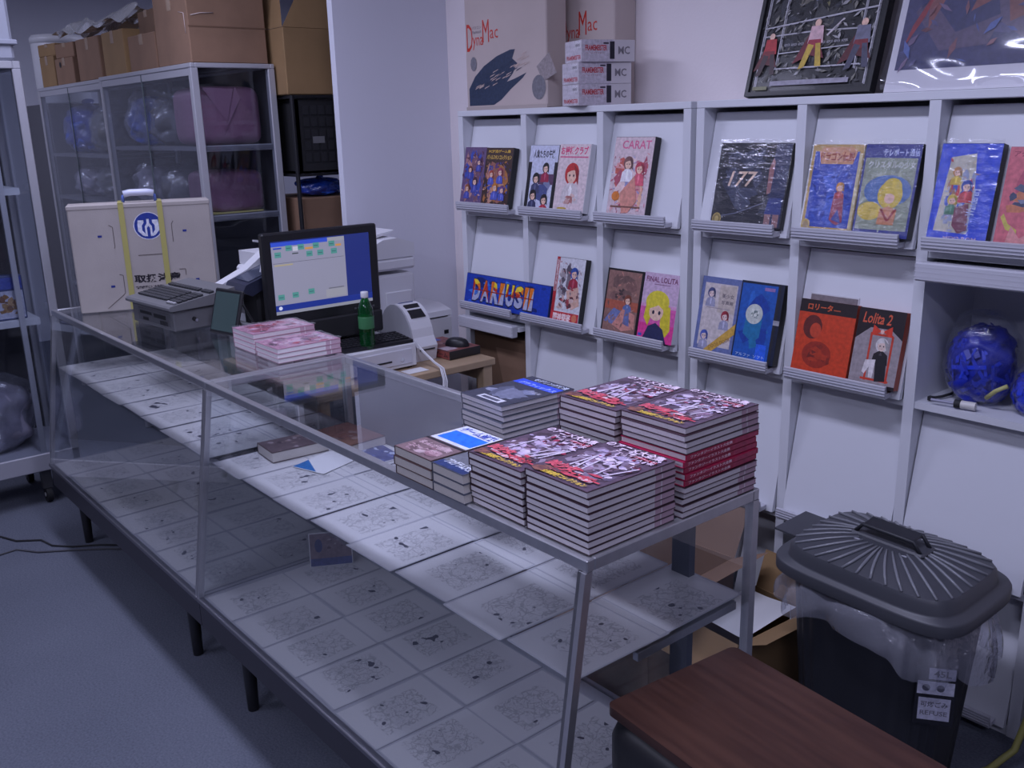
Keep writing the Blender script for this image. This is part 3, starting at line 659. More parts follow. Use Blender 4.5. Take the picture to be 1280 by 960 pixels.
# ================================================================== cash desk behind the cases
WOOD = mat('desk_wood', (0.42,0.30,0.19), 0.5, noise=(9,0.12))
DZ = .72; DX0, DX1, DY0, DY1 = -3.62, -2.84, 1.47, 2.262
t = thing('wooden_desk', 'pale wooden desk carrying the monitor and printers', 'desk', (DX0,DY0,0), world=True)
MB().box(DX0,DX1,DY0,DY1,DZ-.028,DZ, bev=.003).build('tabletop', WOOD, t)
for (a,b) in ((DX0+.01,DY0+.01),(DX1-.055,DY0+.01),(DX0+.01,DY1-.055),(DX1-.055,DY1-.055)): MB().box(a,a+.045,b,b+.045,0,DZ-.028, bev=.003).build('leg', WOOD, t)
MB().box(DX0+.06,DX1-.06,DY1-.045,DY1-.025,DZ-.09,DZ-.028).build('apron', WOOD, t); MB().box(DX0+.06,DX1-.06,DY0+.02,DY0+.04,DZ-.09,DZ-.028).build('apron', WOOD, t)
# cash drawer
t = thing('cash_drawer', 'white metal cash drawer under the black keyboard', 'cash drawer', (-2.94,1.627,DZ), world=True)
x1, y0, y1, z0, z1 = -2.942, 1.630, 1.958, DZ+.008, DZ+.096
MB().box(-3.235,x1,y0,y1,z0,z1, bev=.003).build('body', WHITE_P, t)
d = MB().box(x1-.004,x1+.006,y0+.018,y1-.022,z0+.014,z1-.016, bev=.002).build('drawer_front', mat('drawer_white',(0.60,0.60,0.66),.4), t)
MB().box(x1+.005,x1+.008,1.775,1.842,z0+.030,z0+.036).build('slot', BLACK, d); MB().cyl((x1+.005,1.888,z0+.034),.008,.004,axis='x',n=14).build('key_lock', mat('chrome',(0.8,0.8,0.82),.15,1.0), d)
for (a,b) in ((-3.22,y0+.02),(-3.22,y1-.03),(x1-.03,y0+.02),(x1-.03,y1-.03)): MB().box(a,a+.015,b,b+.015,DZ+.0005,z0).build('foot', BLACK, t)
# keyboard on the drawer
t = thing('black_keyboard', 'black computer keyboard lying on the white cash drawer', 'keyboard', (-3.028,1.765,z1+.001), -.08)
MB().prism([(-.066,0),(-.066,.020),(.066,.012),(.066,0)],'y',-.125,.190).build('body', BLACK, t)
me = MB().box(-.0065,.0065,-.0085,.0085,0,.005, bev=.0012).mesh('key'); me.materials.append(mat('key_black',(0.02,0.02,0.024),.35))
for j in range(5):
    for i in range(15):
        o = bpy.data.objects.new('key', me); COL.objects.link(o); o.parent = t; x = -.058+j*.024; o.location = (x, -.105+i*.020, .020-(x+.066)*.06); o.rotation_euler = (0,.06,0)
# monitor
MX = -3.115
t = thing('computer_monitor', 'black desktop monitor showing a till program window', 'monitor', (MX,1.69,DZ), world=True)
MB().box(MX-.035,MX,1.452,1.922,.925,1.258, bev=.006).build('casing', BLACK, t)
MB().box(MX-.06,MX-.035,1.53,1.85,.98,1.20, bev=.010).build('rear_cover', BLACKM, t)
MB().box(MX-.055,MX-.030,1.60,1.78,z1+.01,1.05, bev=.004).build('neck', BLACKM, t)
MB().box(MX-.115,MX-.02,1.54,1.90,z1+.0005,z1+.018, bev=.006).build('foot', BLACK, t); MB().box(MX-.01,MX+.012,1.50,1.92,.846,.930, bev=.006).build('speaker_bar', BLACKM, t)
sw, sh = .402, .262
s = MB().box(MX-.002,MX+.0008,1.482,1.482+sw,.966,.966+sh).build('screen', mat('screen_blue',(0.02,0.03,0.10),.2,emit=(srgb(36,52,140),.36)), t)
p = Print(sw,sh,frame_mat((MX+.0009-MX,1.482-1.69,.966-DZ),(0,1,0),(0,0,1))); p.glow = .36
p.rect(.0,.0,1,.045,(150,152,160)); p.rect(0,.045,1,.13,(34,54,140)); p.ell(.045,.088,.018,.026,(220,225,240))
p.rect(.0,.13,.735,.985,(150,150,166)); p.rect(0,.93,.56,.985,(54,84,200)); p.rect(.56,.93,.735,.985,(160,160,164))
p.rect(.01,.70,.72,.705,(84,84,96)); p.rect(.02,.665,.20,.685,(176,166,130)); p.rect(.51,.15,.72,.26,(160,160,166)); p.rect(.54,.265,.70,.28,(110,110,120))
for (a,b) in ((.03,.78),(.14,.86),(.26,.86),(.41,.86),(.57,.86),(.34,.755),(.45,.755),(.59,.755),(.03,.20),(.17,.21),(.33,.23)): p.rect(a,b,a+.062,b+.075,(84,150,140)); p.rect(a+.008,b+.03,a+.05,b+.04,(56,96,100))
p.rect(.33,.855,.41,.885,(206,150,84)); p.rect(.64,.855,.70,.885,(206,150,84)); p.rect(.02,.895,.10,.915,(44,70,180)); p.rect(.21,.85,.26,.91,(196,198,206)); p.rect(.20,.81,.26,.825,(60,70,70))
p.build('screen_picture', t)
for k in range(6): MB().box(.0008+MX,.004+MX,1.80+k*.016,1.809+k*.016,.944,.950).build('button', mat('button_grey',(0.10,0.10,0.11),.4), t)
# green bottle
t = thing('drink_bottle', 'green plastic drink bottle with a white cap before the monitor', 'bottle', (-2.985,1.772,z1+.0008))
prof = [(.020,0),(.027,.004),(.0285,.02),(.0275,.035),(.0285,.05),(.0285,.075),(.029,.076),(.029,.125),(.0285,.126),(.0275,.150),(.020,.172),(.0125,.188),(.0115,.196)]
gm = glass('bottle_green', (0.10,0.42,0.16), haze=.25, hazecol=(0.01,0.16,0.04))
MB().lathe(prof,n=24).build('body', gm, t)
MB().lathe([(.0293,.078),(.0295,.080),(.0295,.121),(.0293,.123)],n=24).build('label_sleeve', mat('sleeve_green',(0.05,0.20,0.08),.4), t)
MB().lathe([(.0135,.192),(.0140,.194),(.0140,.212),(.0125,.214)],n=20).build('cap', WHITE_P, t)
# label printer with a round back and a little screen
t = thing('label_printer', 'white label printer with a small dark screen beside the cash drawer', 'printer', (-3.02,1.985,DZ+.0005), world=True)
def arc(r0, y0_, y1_):
    pts = [(-3.245,DZ+.0005),(-3.00,DZ+.0005),(-2.985,DZ+.06)]+[(-3.005-.03*0+(-.235)*(1-math.cos(a))/2, DZ+.06+.155*math.sin(a)) for a in [k*PI/14 for k in range(1,14)]]+[(-3.245,DZ+.05)]
    return pts
MB().prism(arc(0,0,0),'y',1.990,2.088).build('body', WHITE_P, t)
MB().prism([(a[0]*1.0,a[1]) for a in arc(0,0,0)][2:-1]+[(-3.2,DZ+.06)],'y',1.983,1.989).build('side_cover', mat('panel_grey',(0.42,0.42,0.46),.4), t)
nd = Vector((.60,0,.80)); 
sc = MB(); 
for nm, (uu0,uu1), mm in (('display',(.24,.42),BLACK),('lid_window',(.50,.66),mat('window_blue',(0.05,0.09,0.35),.15))):
    P = lambda k: (-3.005-.235*(1-math.cos(k*PI))/2, DZ+.06+.155*math.sin(k*PI))
    (xa,za),(xb,zb_) = P(uu0),P(uu1); e = .0035
    MB().add([(xa+e,2.006,za+e),(xa+e,2.072,za+e),(xb+e,2.072,zb_+e),(xb+e,2.006,zb_+e),(xa-.01,2.006,za-.01),(xa-.01,2.072,za-.01),(xb-.01,2.072,zb_-.01),(xb-.01,2.006,zb_-.01)],[(0,1,2,3),(0,4,5,1),(1,5,6,2),(2,6,7,3),(3,7,4,0)]).build(nm, mm, t)
MB().box(-2.992,-2.985,2.005,2.075,DZ+.045,DZ+.050).build('paper_slot', BLACK, t)
# white box printer
t = thing('receipt_printer', 'small white box printer beside the partition wall', 'printer', (-3.30,2.21,DZ+.0005), world=True)
MB().box(-3.46,-3.235,2.19,2.345,DZ+.0005,DZ+.105, bev=.006).build('body', WHITE_P, t)
MB().prism([(-3.46,DZ+.108),(-3.235,DZ+.108),(-3.240,DZ+.130),(-3.32,DZ+.150),(-3.46,DZ+.152)],'y',2.19,2.345).build('lid', WHITE_P, t)
MB().box(-3.236,-3.2325,2.215,2.320,DZ+.1045,DZ+.108).build('paper_slot', BLACK, t); MB().box(-3.236,-3.2325,2.300,2.322,DZ+.030,DZ+.046).build('button', BLACK, t); MB().box(-3.30,-3.27,2.345,2.352,DZ+.05,DZ+.10).build('power_plug', BLACK, t)
# boxed game under the mouse
t = thing('game_case', 'reddish boxed game lying flat under the black mouse', 'box', (-3.045,2.178,DZ+.0008), .03)
MB().box(-.135,.115,-.078,.078,0,.034, bev=.002).build('case_body', mat('case_black',(0.02,0.018,0.02),.4), t)
p = Print(.156,.25,frame_mat((.115,-.078,.034),(0,1,0),(-1,0,0)))
p.rect(.01,.01,.99,.99,(136,80,76)); p.busy(41,[(160,110,104),(110,60,60),(176,130,124),(90,50,56)],14); p.rect(.04,.10,.40,.34,(190,172,180)); p.rect(.3,.78,.7,.95,(80,100,190)); p.build('cover_print', t)
p = Print(.25,.034,frame_mat((-.135,-.0781,0),(1,0,0),(0,0,1))); p.rect(.01,.04,.99,.96,(140,74,68)); p.text('ゲーム',.60,.2,.95,.8,(60,30,34),.03); p.build('spine_print', t)
t = thing('computer_mouse', 'black computer mouse on top of the boxed game', 'mouse', (-2.995,2.19,DZ+.0355), .5)
MB().grid(18,9,lambda u,v: (.052*math.cos(2*PI*u)*math.cos(v*PI/2)**.6, .031*math.sin(2*PI*u)*math.cos(v*PI/2)**.6, .034*math.sin(v*PI/2))).build('body', BLACK, t)
MB().cyl((.026,-.003,.026),.007,.006,axis='y',n=12).build('scroll_wheel', mat('wheel_grey',(0.2,0.2,0.21),.4), t)
one('paper_note', 'small white paper note on the desk before the cash drawer', 'note', MB().box(-.03,.03,-.045,.045,0,.0012), PAPER).location = (-2.895,1.915,DZ+.0008)
# white cable bundle
b = MB()
for k, dx in enumerate((.010,.016,.005)):
    b.tube([(-2.99+dx,1.972,DZ+.095),(-2.93+dx,1.976,DZ+.060),(-2.875+dx,1.982,DZ+.030),(-2.838+dx*2,1.985,DZ+.014),(-2.815+dx*2,1.982,DZ-.03),(-2.812+dx*2,1.970,DZ-.16),(-2.805+dx*2,1.94,DZ-.40),(-2.80+dx*2,1.90,DZ-.60)],.0022+.0006*k,n=7)
one('cable_bundle', 'bundle of white cables hanging over the desk edge', 'cable', b, WHITE_P)
# copier
t = thing('copier', 'white multifunction copier with a dark sloping control panel', 'copier', (-3.50,1.85,DZ), world=True)
cx0, cx1, cy0, cy1 = -3.61, -3.255, 1.50, 2.178
MB().box(cx0,cx1,cy0,cy1,DZ+.0005,1.03, bev=.010).build('body', WHITE_P, t)
MB().box(cx1-.002,cx1+.003,1.98,1.985,DZ+.02,1.00).build('panel_seam', mat('seam_grey',(0.3,0.3,0.33),.5), t)
dr = MB().box(cx1-.004,cx1+.005,2.03,cy1-.02,DZ+.03,.96, bev=.004).build('side_door', WHITE_P, t); MB().box(cx1+.004,cx1+.007,2.075,2.105,.875,.885).build('latch', mat('latch_grey',(0.25,0.25,0.28),.4), dr)
MB().box(cx1-.002,cx1+.004,1.60,1.975,DZ+.02,1.01, bev=.01).build('dark_cover', BLACK, t)
MB().box(cx0,cx1+.006,cy0+.06,cy1+.006,1.046,1.095, bev=.010).build('scanner', WHITE_P, t)
MB().prism([(1.58,1.096),(cy1+.002,1.096),(cy1+.002,1.150),(2.10,1.176),(2.03,1.172),(1.98,1.150),(1.58,1.150)],'x',cx0,cx1+.004).build('document_feeder', WHITE_P, t)
MB().prism([(1.70,1.160),(2.04,1.178),(2.12,1.196),(2.12,1.203),(2.03,1.188),(1.70,1.168)],'x',cx0+.04,cx1-.05).build('feeder_tray', WHITE_P, t)
MB().prism([(1.395,1.060),(1.500,1.105),(1.585,1.165),(1.585,1.02),(1.50,.93),(1.395,.97)],'x',cx1-.175,cx1-.115).build('panel_housing', WHITE_P, t)
cp = MB().prism([(1.405,1.048),(1.420,1.072),(1.585,1.128),(1.585,1.09),(1.44,1.030)],'x',cx1-.115,cx1+.045).build('control_panel', mat('panel_navy',(0.028,0.032,0.06),.35), t)
MB().prism([(1.44,1.0805),(1.55,1.1178),(1.55,1.1195),(1.44,1.0822)],'x',cx1-.095,cx1+.025).build('touch_screen', mat('panel_glass',(0.07,0.08,0.12),.1), cp)
MB().box(cx1-.112,cx1+.02,1.47,1.60,.90,1.05, bev=.01).build('front_cover', BLACKM, t)
MB().prism([(1.505,1.10),(1.535,1.10),(1.545,1.215),(1.490,1.225),(1.490,1.218),(1.530,1.208)],'x',cx1-.02,cx1-.01).build('paper_stop', WHITE_P, t)
# under the desk and behind the cases
def carton(name, lab, x0, x1, y0, y1, z0, z1, m, rot=0, tape=True, flaps=False, group=None):
    w, d, h = x1-x0, y1-y0, z1-z0
    t = thing(name, lab, 'box', ((x0+x1)/2,(y0+y1)/2,z0), rot, group)
    if flaps:
        b = MB(); q = .004
        b.box(-w/2,w/2,-d/2,-d/2+q,0,h,m); b.box(-w/2,w/2,d/2-q,d/2,0,h,m); b.box(-w/2,-w/2+q,-d/2,d/2,0,h,m); b.box(w/2-q,w/2,-d/2,d/2,0,h,m); b.box(-w/2,w/2,-d/2,d/2,0,q,m); b.build('carton_body', None, t, off=(0,0,0))
        a = d*.42
        MB().add([(-w/2,-d/2,h),(w/2,-d/2,h),(w/2+.01,-d/2-a*.75,h-a*.5),(-w/2-.01,-d/2-a*.75,h-a*.5)],[(0,1,2,3)]).build('flap', m, t); MB().add([(-w/2,d/2,h),(w/2,d/2,h),(w/2+.01,d/2+a*.3,h+a*.85),(-w/2,d/2+a*.3,h+a*.85)],[(0,1,2,3)]).build('flap', m, t)
        MB().add([(w/2,-d/2,h),(w/2,d/2,h),(w/2+a*.7,d/2,h+a*.35),(w/2+a*.7,-d/2,h+a*.35)],[(0,1,2,3)]).build('flap', m, t)
    else:
        MB().box(-w/2,w/2,-d/2,d/2,0,h, m, bev=.004).build('carton_body', None, t, off=(0,0,0))
        if tape:
            s = MB(); s.box(-.022,.022,-d/2-.0012,d/2+.0012,h-.0002,h+.0012); s.box(-.022,.022,-d/2-.0012,-d/2+.0002,h*.72,h); s.build('tape', TAPE, t, off=(0,0,0))
            sm = MB(); sm.box(-w/2-.0004,w/2+.0004,-.0012,.0012,h-.001,h+.0006); sm.build('seam', CARTON_D, t, off=(0,0,0))
    return t
carton('carton_box','tall brown carton standing on the floor behind the case joint',-2.80,-2.56,1.50,1.78,0,.60,CARTON,rot=.04)
carton('carton_box','dark brown carton on the floor left of the tall carton',-3.42,-3.05,1.54,1.86,0,.42,CARTON_D,tape=False)
carton('carton_box','low brown carton on the floor behind the grey case door',-2.48,-2.10,1.52,1.86,0,.34,CARTON)
t = thing('computer_tower', 'black computer tower on the floor under the wooden desk', 'computer', (-3.20,2.05,0), world=True)
MB().box(-3.45,-3.02,2.02,2.19,.012,.46, bev=.006).build('case_body', BLACKM, t); MB().box(-3.022,-3.016,2.035,2.175,.03,.445, bev=.004).build('front_panel', BLACK, t); MB().box(-3.017,-3.012,2.06,2.15,.33,.345).build('drive_tray', mat('tray_grey',(0.25,0.25,0.27),.4), t)
for yy in (2.03,2.165):
    MB().box(-3.44,-3.03,yy,yy+.015,0.0005,.012).build('foot', BLACK, t)
# ================================================================== glass storage cabinets, racks and cartons at the left
FRAME = mat('cabinet_frame', (0.46,0.46,0.50), 0.4, 0.35)
INNERD = mat('cabinet_back', (0.05,0.048,0.056), 0.8)
SHELFG = mat('cabinet_shelf', (0.13,0.13,0.15), 0.5)
def cabinet(label, x0, x1, y0, y1, z1, shelves, back):
    t = thing('glass_cabinet', label, 'cabinet', (x0,y0,0), world=True, group='tall glass storage cabinets')
    w = .032; zb = .12
    for (a,b) in ((x0,y0),(x1-w,y0),(x0,y1-w),(x1-w,y1-w)): MB().box(a,a+w,b,b+w,0.0,z1-.02, bev=.003).build('post', FRAME, t)
    for (a,b,c,d) in ((x0,x1,y0,y0+.02),(x0,x1,y1-.02,y1),(x0,x0+.02,y0+.02,y1-.02),(x1-.02,x1,y0+.02,y1-.02)): MB().box(a,b,c,d,z1-.02,z1, bev=.003).build('top_rail', FRAME, t)
    MB().box(x0+.02,x1-.02,y0+.02,y1-.02,z1-.012,z1-.006).build('top_glass', GLASS_C, t)
    MB().box(x0+w,x1-w,y0+.005,y1-.005,zb-.06,zb).build('base', SHELFG, t)
    MB().box(x0+w,x1-w,y0+.006,y0+.010,zb,z1-.02).build('front_glass', GLASS_C, t)
    MB().box(x1-.010,x1-.006,y0+w,y1-w,zb,z1-.02).build('side_glass', GLASS_C, t)
    MB().box(x0+.006,x0+.010,y0+w,y1-w,zb,z1-.02).build('side_glass', GLASS_C, t)
    if back: MB().box(x0+w,x1-w,y1-.012,y1-.006,zb,z1-.02).build('back_panel', INNERD, t)
    for z in shelves:
        s = MB().box(x0+.015,x1-.015,y0+.03,y1-.03,z-.018,z).build('shelf_board', SHELFG, t)
        MB().box(x1-.034,x1-.020,y0+.034,y1-.034,z-.022,z+.004).build('edge_strip', mat('edge_pale',(0.34,0.34,0.37),.4), s)
    MB().box(x0+w,x1-w,y0+.004,y0+.016,z1-.05,z1-.02).build('door_track', FRAME, t)
    MB().box((x0+x1)/2-.004,(x0+x1)/2+.004,y0+.002,y0+.006,zb,z1-.02).build('door_edge', mat('glass_edge',(0.10,0.12,0.13),.2), t)
    return t
cabinet('tall glass cabinet with the pink wrapped parcel, nearest the copier', -5.285,-4.07,1.651,2.035,1.89,(.70,1.245,1.545),True)
cabinet('tall glass cabinet holding blue plastic bags, farther along the row', -6.52,-5.295,1.665,2.05,1.885,(.70,1.245,1.50),True)
# bags: lumpy closed sacks with a gathered neck
def lump(w, d, h, seed, nu=44, nv=26, amp=.14, neck=True):
    r = random.Random(seed); ph = [(r.uniform(0,6.3),r.randint(2,7),r.randint(1,5),r.uniform(.3,1)) for _ in range(7)]; m9 = r.randint(5,8)
    def fn(u, v):
        a = 2*PI*u; b = -PI/2+PI*v
        k = 1+amp*sum(g*math.sin(m*a+p)*math.cos(n*b*2+p*1.7) for (p,m,n,g) in ph)/3+amp*.30*abs(math.sin(m9*a+3*b+ph[1][0]))-amp*.15
        cb = abs(math.cos(b))**.65; sb = math.copysign(abs(math.sin(b))**.75, math.sin(b))
        x = w/2*cb*math.cos(a)*k; y = d/2*cb*math.sin(a)*k; z = h/2*(sb*(1+.06*math.sin(3*a+ph[0][0]))+1)
        return (x, y, max(0.0, z))
    return MB().grid(nu, nv, fn, closed=True)
FILM = glass('bag_film', (0.86,0.87,0.92), haze=.12, hazecol=(0.75,0.75,0.85), rough=.10, bump=(20,1.0), ior=1.8)
FILM_B = glass('bag_film_blue', (0.25,0.38,0.80), haze=.45, hazecol=(0.03,0.09,0.50), rough=.12, bump=(20,1.0), ior=1.8)
def bag(name, lab, loc, w, d, h, seed, inner, outer=FILM, group=None, amp=.26):
    t = thing(name, lab, 'bag', loc, 0, group)
    lump(w*.90,d*.90,h*.88,seed,amp=amp*1.3).build('contents', inner, t); lump(w,d,h,seed+50,amp=amp).build('plastic_film', outer, t)
    MB().tube([(0,0,h*.95),(.01,.0,h*1.02),(.02,-.005,h*1.10)],[w*.10,w*.04,w*.09],n=10).build('gathered_neck', outer, t)
    return t
BL1 = mat('blue_plastic', (0.02,0.08,0.42), .35, noise=(30,.5), bump=(35,.8)); DK = mat('dark_goods', (0.05,0.045,0.05), .6, noise=(14,.6)); PKM = mat('pink_foam', (0.22,0.10,0.16), .55, noise=(6,.15), bump=(40,.3)); OLV = mat('olive_goods', (0.06,0.055,0.03), .6, noise=(14,.6)); GRY = mat('grey_goods', (0.28,0.25,0.30), .5, noise=(10,.3))
GB = 'wrapped goods in the glass cabinets'
bag('goods_bag','blue plastic bag on the upper shelf of the farther cabinet',(-6.18,1.85,1.501),.42,.26,.27,1,BL1,FILM_B,GB)
bag('goods_bag','clear bag of olive goods on the upper shelf of the farther cabinet',(-5.72,1.85,1.501),.40,.26,.26,2,OLV,FILM,GB)
bag('goods_bag','pale pink bag on the middle shelf of the farther cabinet',(-6.16,1.84,1.246),.30,.24,.185,3,GRY,FILM,GB)
bag('goods_bag','dark clear bag on the middle shelf of the farther cabinet',(-5.72,1.85,1.246),.38,.26,.19,4,OLV,FILM,GB)
bag('goods_bag','blue edged clear bag on the upper shelf of the nearer cabinet',(-5.08,1.83,1.546),.26,.24,.27,5,BL1,FILM,GB)
bag('goods_bag','black goods in film on the upper shelf of the nearer cabinet',(-4.72,1.84,1.546),.36,.26,.24,6,DK,FILM,GB)
bag('goods_bag','clear bag of mauve goods on the middle shelf of the nearer cabinet',(-5.06,1.83,1.246),.28,.24,.22,7,GRY,FILM,GB)
bag('goods_bag','dark wrapped goods in the middle of the nearer cabinet middle shelf',(-4.70,1.84,1.246),.34,.26,.20,8,DK,FILM,GB)
# pink foam parcel: a soft wrapped block
def softblock(w, d, h, seed):
    r = random.Random(seed); a1, a2 = r.uniform(0,6), r.uniform(0,6)
    def fn(u, v):
        a = 2*PI*u; b = -PI/2+PI*v; e = .32
        f = lambda q: math.copysign(abs(q)**e, q)
        k = 1+.018*math.sin(5*a+a1)*math.cos(3*b+a2)
        return (w/2*f(math.cos(b))*f(math.cos(a))*k, d/2*f(math.cos(b))*f(math.sin(a))*k, h/2*(f(math.sin(b))+1))
    return MB().grid(36,18,fn,closed=True)
t = thing('foam_parcel','large pink foam wrapped parcel behind the cabinet end glass','parcel',(-4.30,1.845,1.5462),0,GB)
softblock(.34,.30,.255,1).build('foam_wrap', PKM, t)
b = MB().add([(.172,-.13,.245),(.174,-.03,.10),(.173,.01,.24)],[(0,1,2)]); b.add([(.172,.02,.25),(.176,-.03,.09),(.173,-.06,.02),(.174,.04,.20)],[(0,1,2,3)]); b.build('folded_flap', mat('pink_fold',(0.25,0.125,0.19),.5), t)
t = thing('foam_parcel','smaller mauve wrapped parcel under the large pink parcel','parcel',(-4.32,1.86,1.2462),0,GB)
softblock(.32,.26,.19,2).build('foam_wrap', mat('mauve_foam',(0.16,0.07,0.12),.5,noise=(8,.3),bump=(40,.4)), t)
MB().box(.10,.165,-.16,.10,.002,.008).build('yellow_strip', mat('strip_yellow',(0.45,0.40,0.12),.4), t)

# ---- left cabinet on castors, its long glass side facing the shop
x1 = -4.405; t = thing('glass_cabinet', 'tall glass cabinet on castors at the left edge of the picture', 'cabinet', (x1,1.07,0), world=True, group='tall glass storage cabinets')
lx0 = -4.86; ly0 = -.10; ly1 = 1.075; zt = 1.905
for (a,b) in ((lx0,ly0),(x1-.03,ly0),(lx0,ly1-.034),(x1-.03,ly1-.034)): MB().box(a,a+.03,b,b+.034,.19,zt-.03, bev=.003).build('post', FRAME, t)
for (a,b,c,d) in ((lx0,x1,ly0,ly0+.03),(lx0,x1,ly1-.03,ly1),(lx0,lx0+.03,ly0+.03,ly1-.03),(x1-.03,x1,ly0+.03,ly1-.03)): MB().box(a,b,c,d,zt-.03,zt, bev=.003).build('top_rail', FRAME, t)
MB().box(lx0+.03,x1-.03,ly0+.03,ly1-.03,zt-.014,zt-.008).build('top_glass', GLASS_C, t)
MB().box(lx0,x1,ly0,ly1,.165,.245, bev=.004).build('base', mat('base_grey',(0.34,0.34,0.39),.5), t)
MB().box(x1-.012,x1-.008,ly0+.03,ly1-.034,.245,zt-.03).build('front_glass', GLASS_C, t); MB().box(lx0+.03,x1-.03,ly1-.012,ly1-.008,.245,zt-.03).build('side_glass', GLASS_C, t)
MB().box(lx0+.005,lx0+.010,ly0+.03,ly1-.034,.245,zt-.03).build('back_panel', INNERD, t)
for (yy) in (.92,.72): MB().box(x1-.030,x1-.016,yy,yy+.022,.245,zt-.03).build('door_stile', FRAME, t)
for z in (.845,1.40): MB().box(lx0+.02,x1-.035,ly0+.03,ly1-.07,z-.028,z).build('shelf_board', mat('shelf_pale',(0.50,0.51,0.55),.5), t)
for (a,b) in ((x1-.06,.93),(lx0+.06,.93),(x1-.06,.0),(lx0+.06,.0)):
    c = MB().cyl((a,b-.012,.036),.036,.024,axis='y',n=18).build('castor', BLACKM, t); MB().box(a-.018,a+.018,b-.02,b+.02,.07,.165).build('castor_fork', mat('fork_steel',(0.12,0.12,0.13),.4,.6), c); MB().cyl((a,b-.015,.036),.010,.030,axis='y',n=10).build('castor_hub', mat('hub_grey',(0.4,0.4,0.4),.4), c)
def pack(lab, y, z, w, h, col, seed, cat='box'):
    t = thing('product_pack', lab, cat, (-4.50,y,z), 0, 'packs in the left glass cabinet')
    MB().box(-.03,.03,-w/2,w/2,0,h, bev=.003).build('pack_body', mat('pack_%d'%seed, srgb(*col), .4), t)
    p = Print(w,h,frame_mat((.0302,-w/2,0),(0,1,0),(0,0,1))); p.rect(.04,.70,.96,.96,(60,74,150)); p.rect(.04,.04,.96,.66,(170,172,190)); p.busy(seed,[(130,96,60),(150,120,84),(104,70,50)],14,.10,.08,.90,.60,.25); p.build('pack_print', t)
pack('blue topped blister pack on the shelf of the left cabinet',.90,.846,.13,.19,(60,70,110),61)
pack('second blister pack partly cut by the left picture edge',.72,.846,.14,.19,(60,70,110),62)
pack('red boxed goods on the upper shelf of the left cabinet',.84,1.401,.16,.26,(110,28,36),63)
bag('goods_bag','clear bags stored at the bottom of the left cabinet',(-4.62,.78,.246),.28,.36,.34,9,GRY,FILM,GB)
t = thing('storage_bin','pale blue plastic box standing on top of the left cabinet','box',(-4.62,.90,1.906))
MB().box(-.20,.20,-.30,.165,0,.33, bev=.012).build('bin_body', mat('bin_pale',(0.34,0.355,0.42),.4), t); MB().box(-.215,.215,-.315,.178,.062,.082, bev=.004).build('rim', mat('bin_pale',(0.34,0.355,0.42),.4), t)

# ---- cartons and film on top of the cabinet row
GC = 'brown cartons on top of the glass cabinets'
t = carton('carton_box','big reddish brown carton on the cabinet beside the tall kraft carton',-4.47,-4.095,1.67,2.02,1.8905,2.20,CARTON,group=GC)
MB().box(.1880,.1890,-.175,.175,.145,.150, CARTON_D).build('side_crease', None, t, off=(0,0,0)); 
sh_ = MB(); sh_.tube([(.189,-.16,.19),(.190,-.12,.20),(.190,-.06,.203)],.0018,n=5); sh_.tube([(.10,-.1762,.21),(.155,-.1762,.20),(.160,-.1762,.12)],.0016,n=5); sh_.build('clear_tape', mat('tape_gloss',(0.55,0.45,0.42),.15), t)
for (lab,a,b,c,d,e,f_,m,rz) in (
  ('narrow carton left end of the row on the cabinets',-6.46,-6.20,1.69,1.95,1.886,2.06,CARTON_K,.03),
  ('small tilted carton on top of the leftmost carton',-6.47,-6.22,1.70,1.92,2.061,2.13,CARTON_K,.12),
  ('short torn carton with a dark round hole on the cabinets',-6.14,-5.84,1.69,1.96,1.886,2.03,CARTON,.04),
  ('squat carton lying on the torn carton',-6.12,-5.86,1.70,1.92,2.031,2.11,CARTON,.10),
  ('square carton under the crumpled silver film',-5.68,-5.32,1.68,1.98,1.886,2.10,CARTON,.02),
  ('kraft carton to the right of the square carton',-5.25,-4.93,1.68,1.98,1.8905,2.10,CARTON_K,0),
  ('carton with a torn lid beside the big carton',-4.89,-4.56,1.69,1.98,1.8905,2.055,CARTON,.03),
  ('small dark carton stacked on the torn lid carton',-4.82,-4.58,1.72,1.98,2.056,2.16,CARTON_D,-.05)):
    q = carton('carton_box',lab,a,b,c,d,e,f_,m,rot=rz,group=GC)
    if 'hole' in lab: MB().cyl((-.06,-(d-c)/2-.0015,.11),.016,.002,axis='y',n=12).build('hole', BLACKM, q)
SILV = mat('silver_film',(0.85,0.85,0.85),.16,.65,bump=(30,.5))
r = random.Random(12)
def crumple(u, v):
    q = [math.sin(9*u+3)*math.cos(11*v+1), math.sin(17*u-13*v), math.sin(23*v+5*u)]
    return ((u-.5)*1.25+.02*q[1], (v-.5)*.30+.02*q[2], .035+.028*q[0]+.020*q[1]+.012*q[2]-.05*abs(v-.5))
o = one('crumpled_film','crumpled silver film lying over the small cartons','film',MB().grid(44,18,crumple,smooth=False),SILV); o.location = (-5.48,1.83,2.150)
t = thing('white_drum','white round drum standing behind the cartons on the cabinet row','drum',(-6.80,1.90,1.80),world=False)
MB().lathe([(.150,0),(.160,.01),(.160,.40),(.150,.42),(.10,.425)],n=28).build('drum_body', WHITE_P, t); MB().lathe([(.164,.37),(.164,.40),(.160,.41)],n=28).build('lid_band', WHITE_P, t)
t2 = thing('wall_cabinet','dark steel cupboard beyond the cabinet row under the white drum','cabinet',(-6.80,1.90,0),world=True)
MB().box(-7.08,-6.54,1.72,2.10,.06,1.798, bev=.004).build('body', mat('steel_grey',(0.10,0.10,0.115),.5), t2); MB().box(-7.06,-6.56,1.712,1.721,.10,1.76).build('door', mat('steel_grey',(0.3,0.3,0.33),.5), t2); MB().box(-7.05,-6.57,1.74,2.08,0.0,.06).build('plinth', BLACKM, t2)

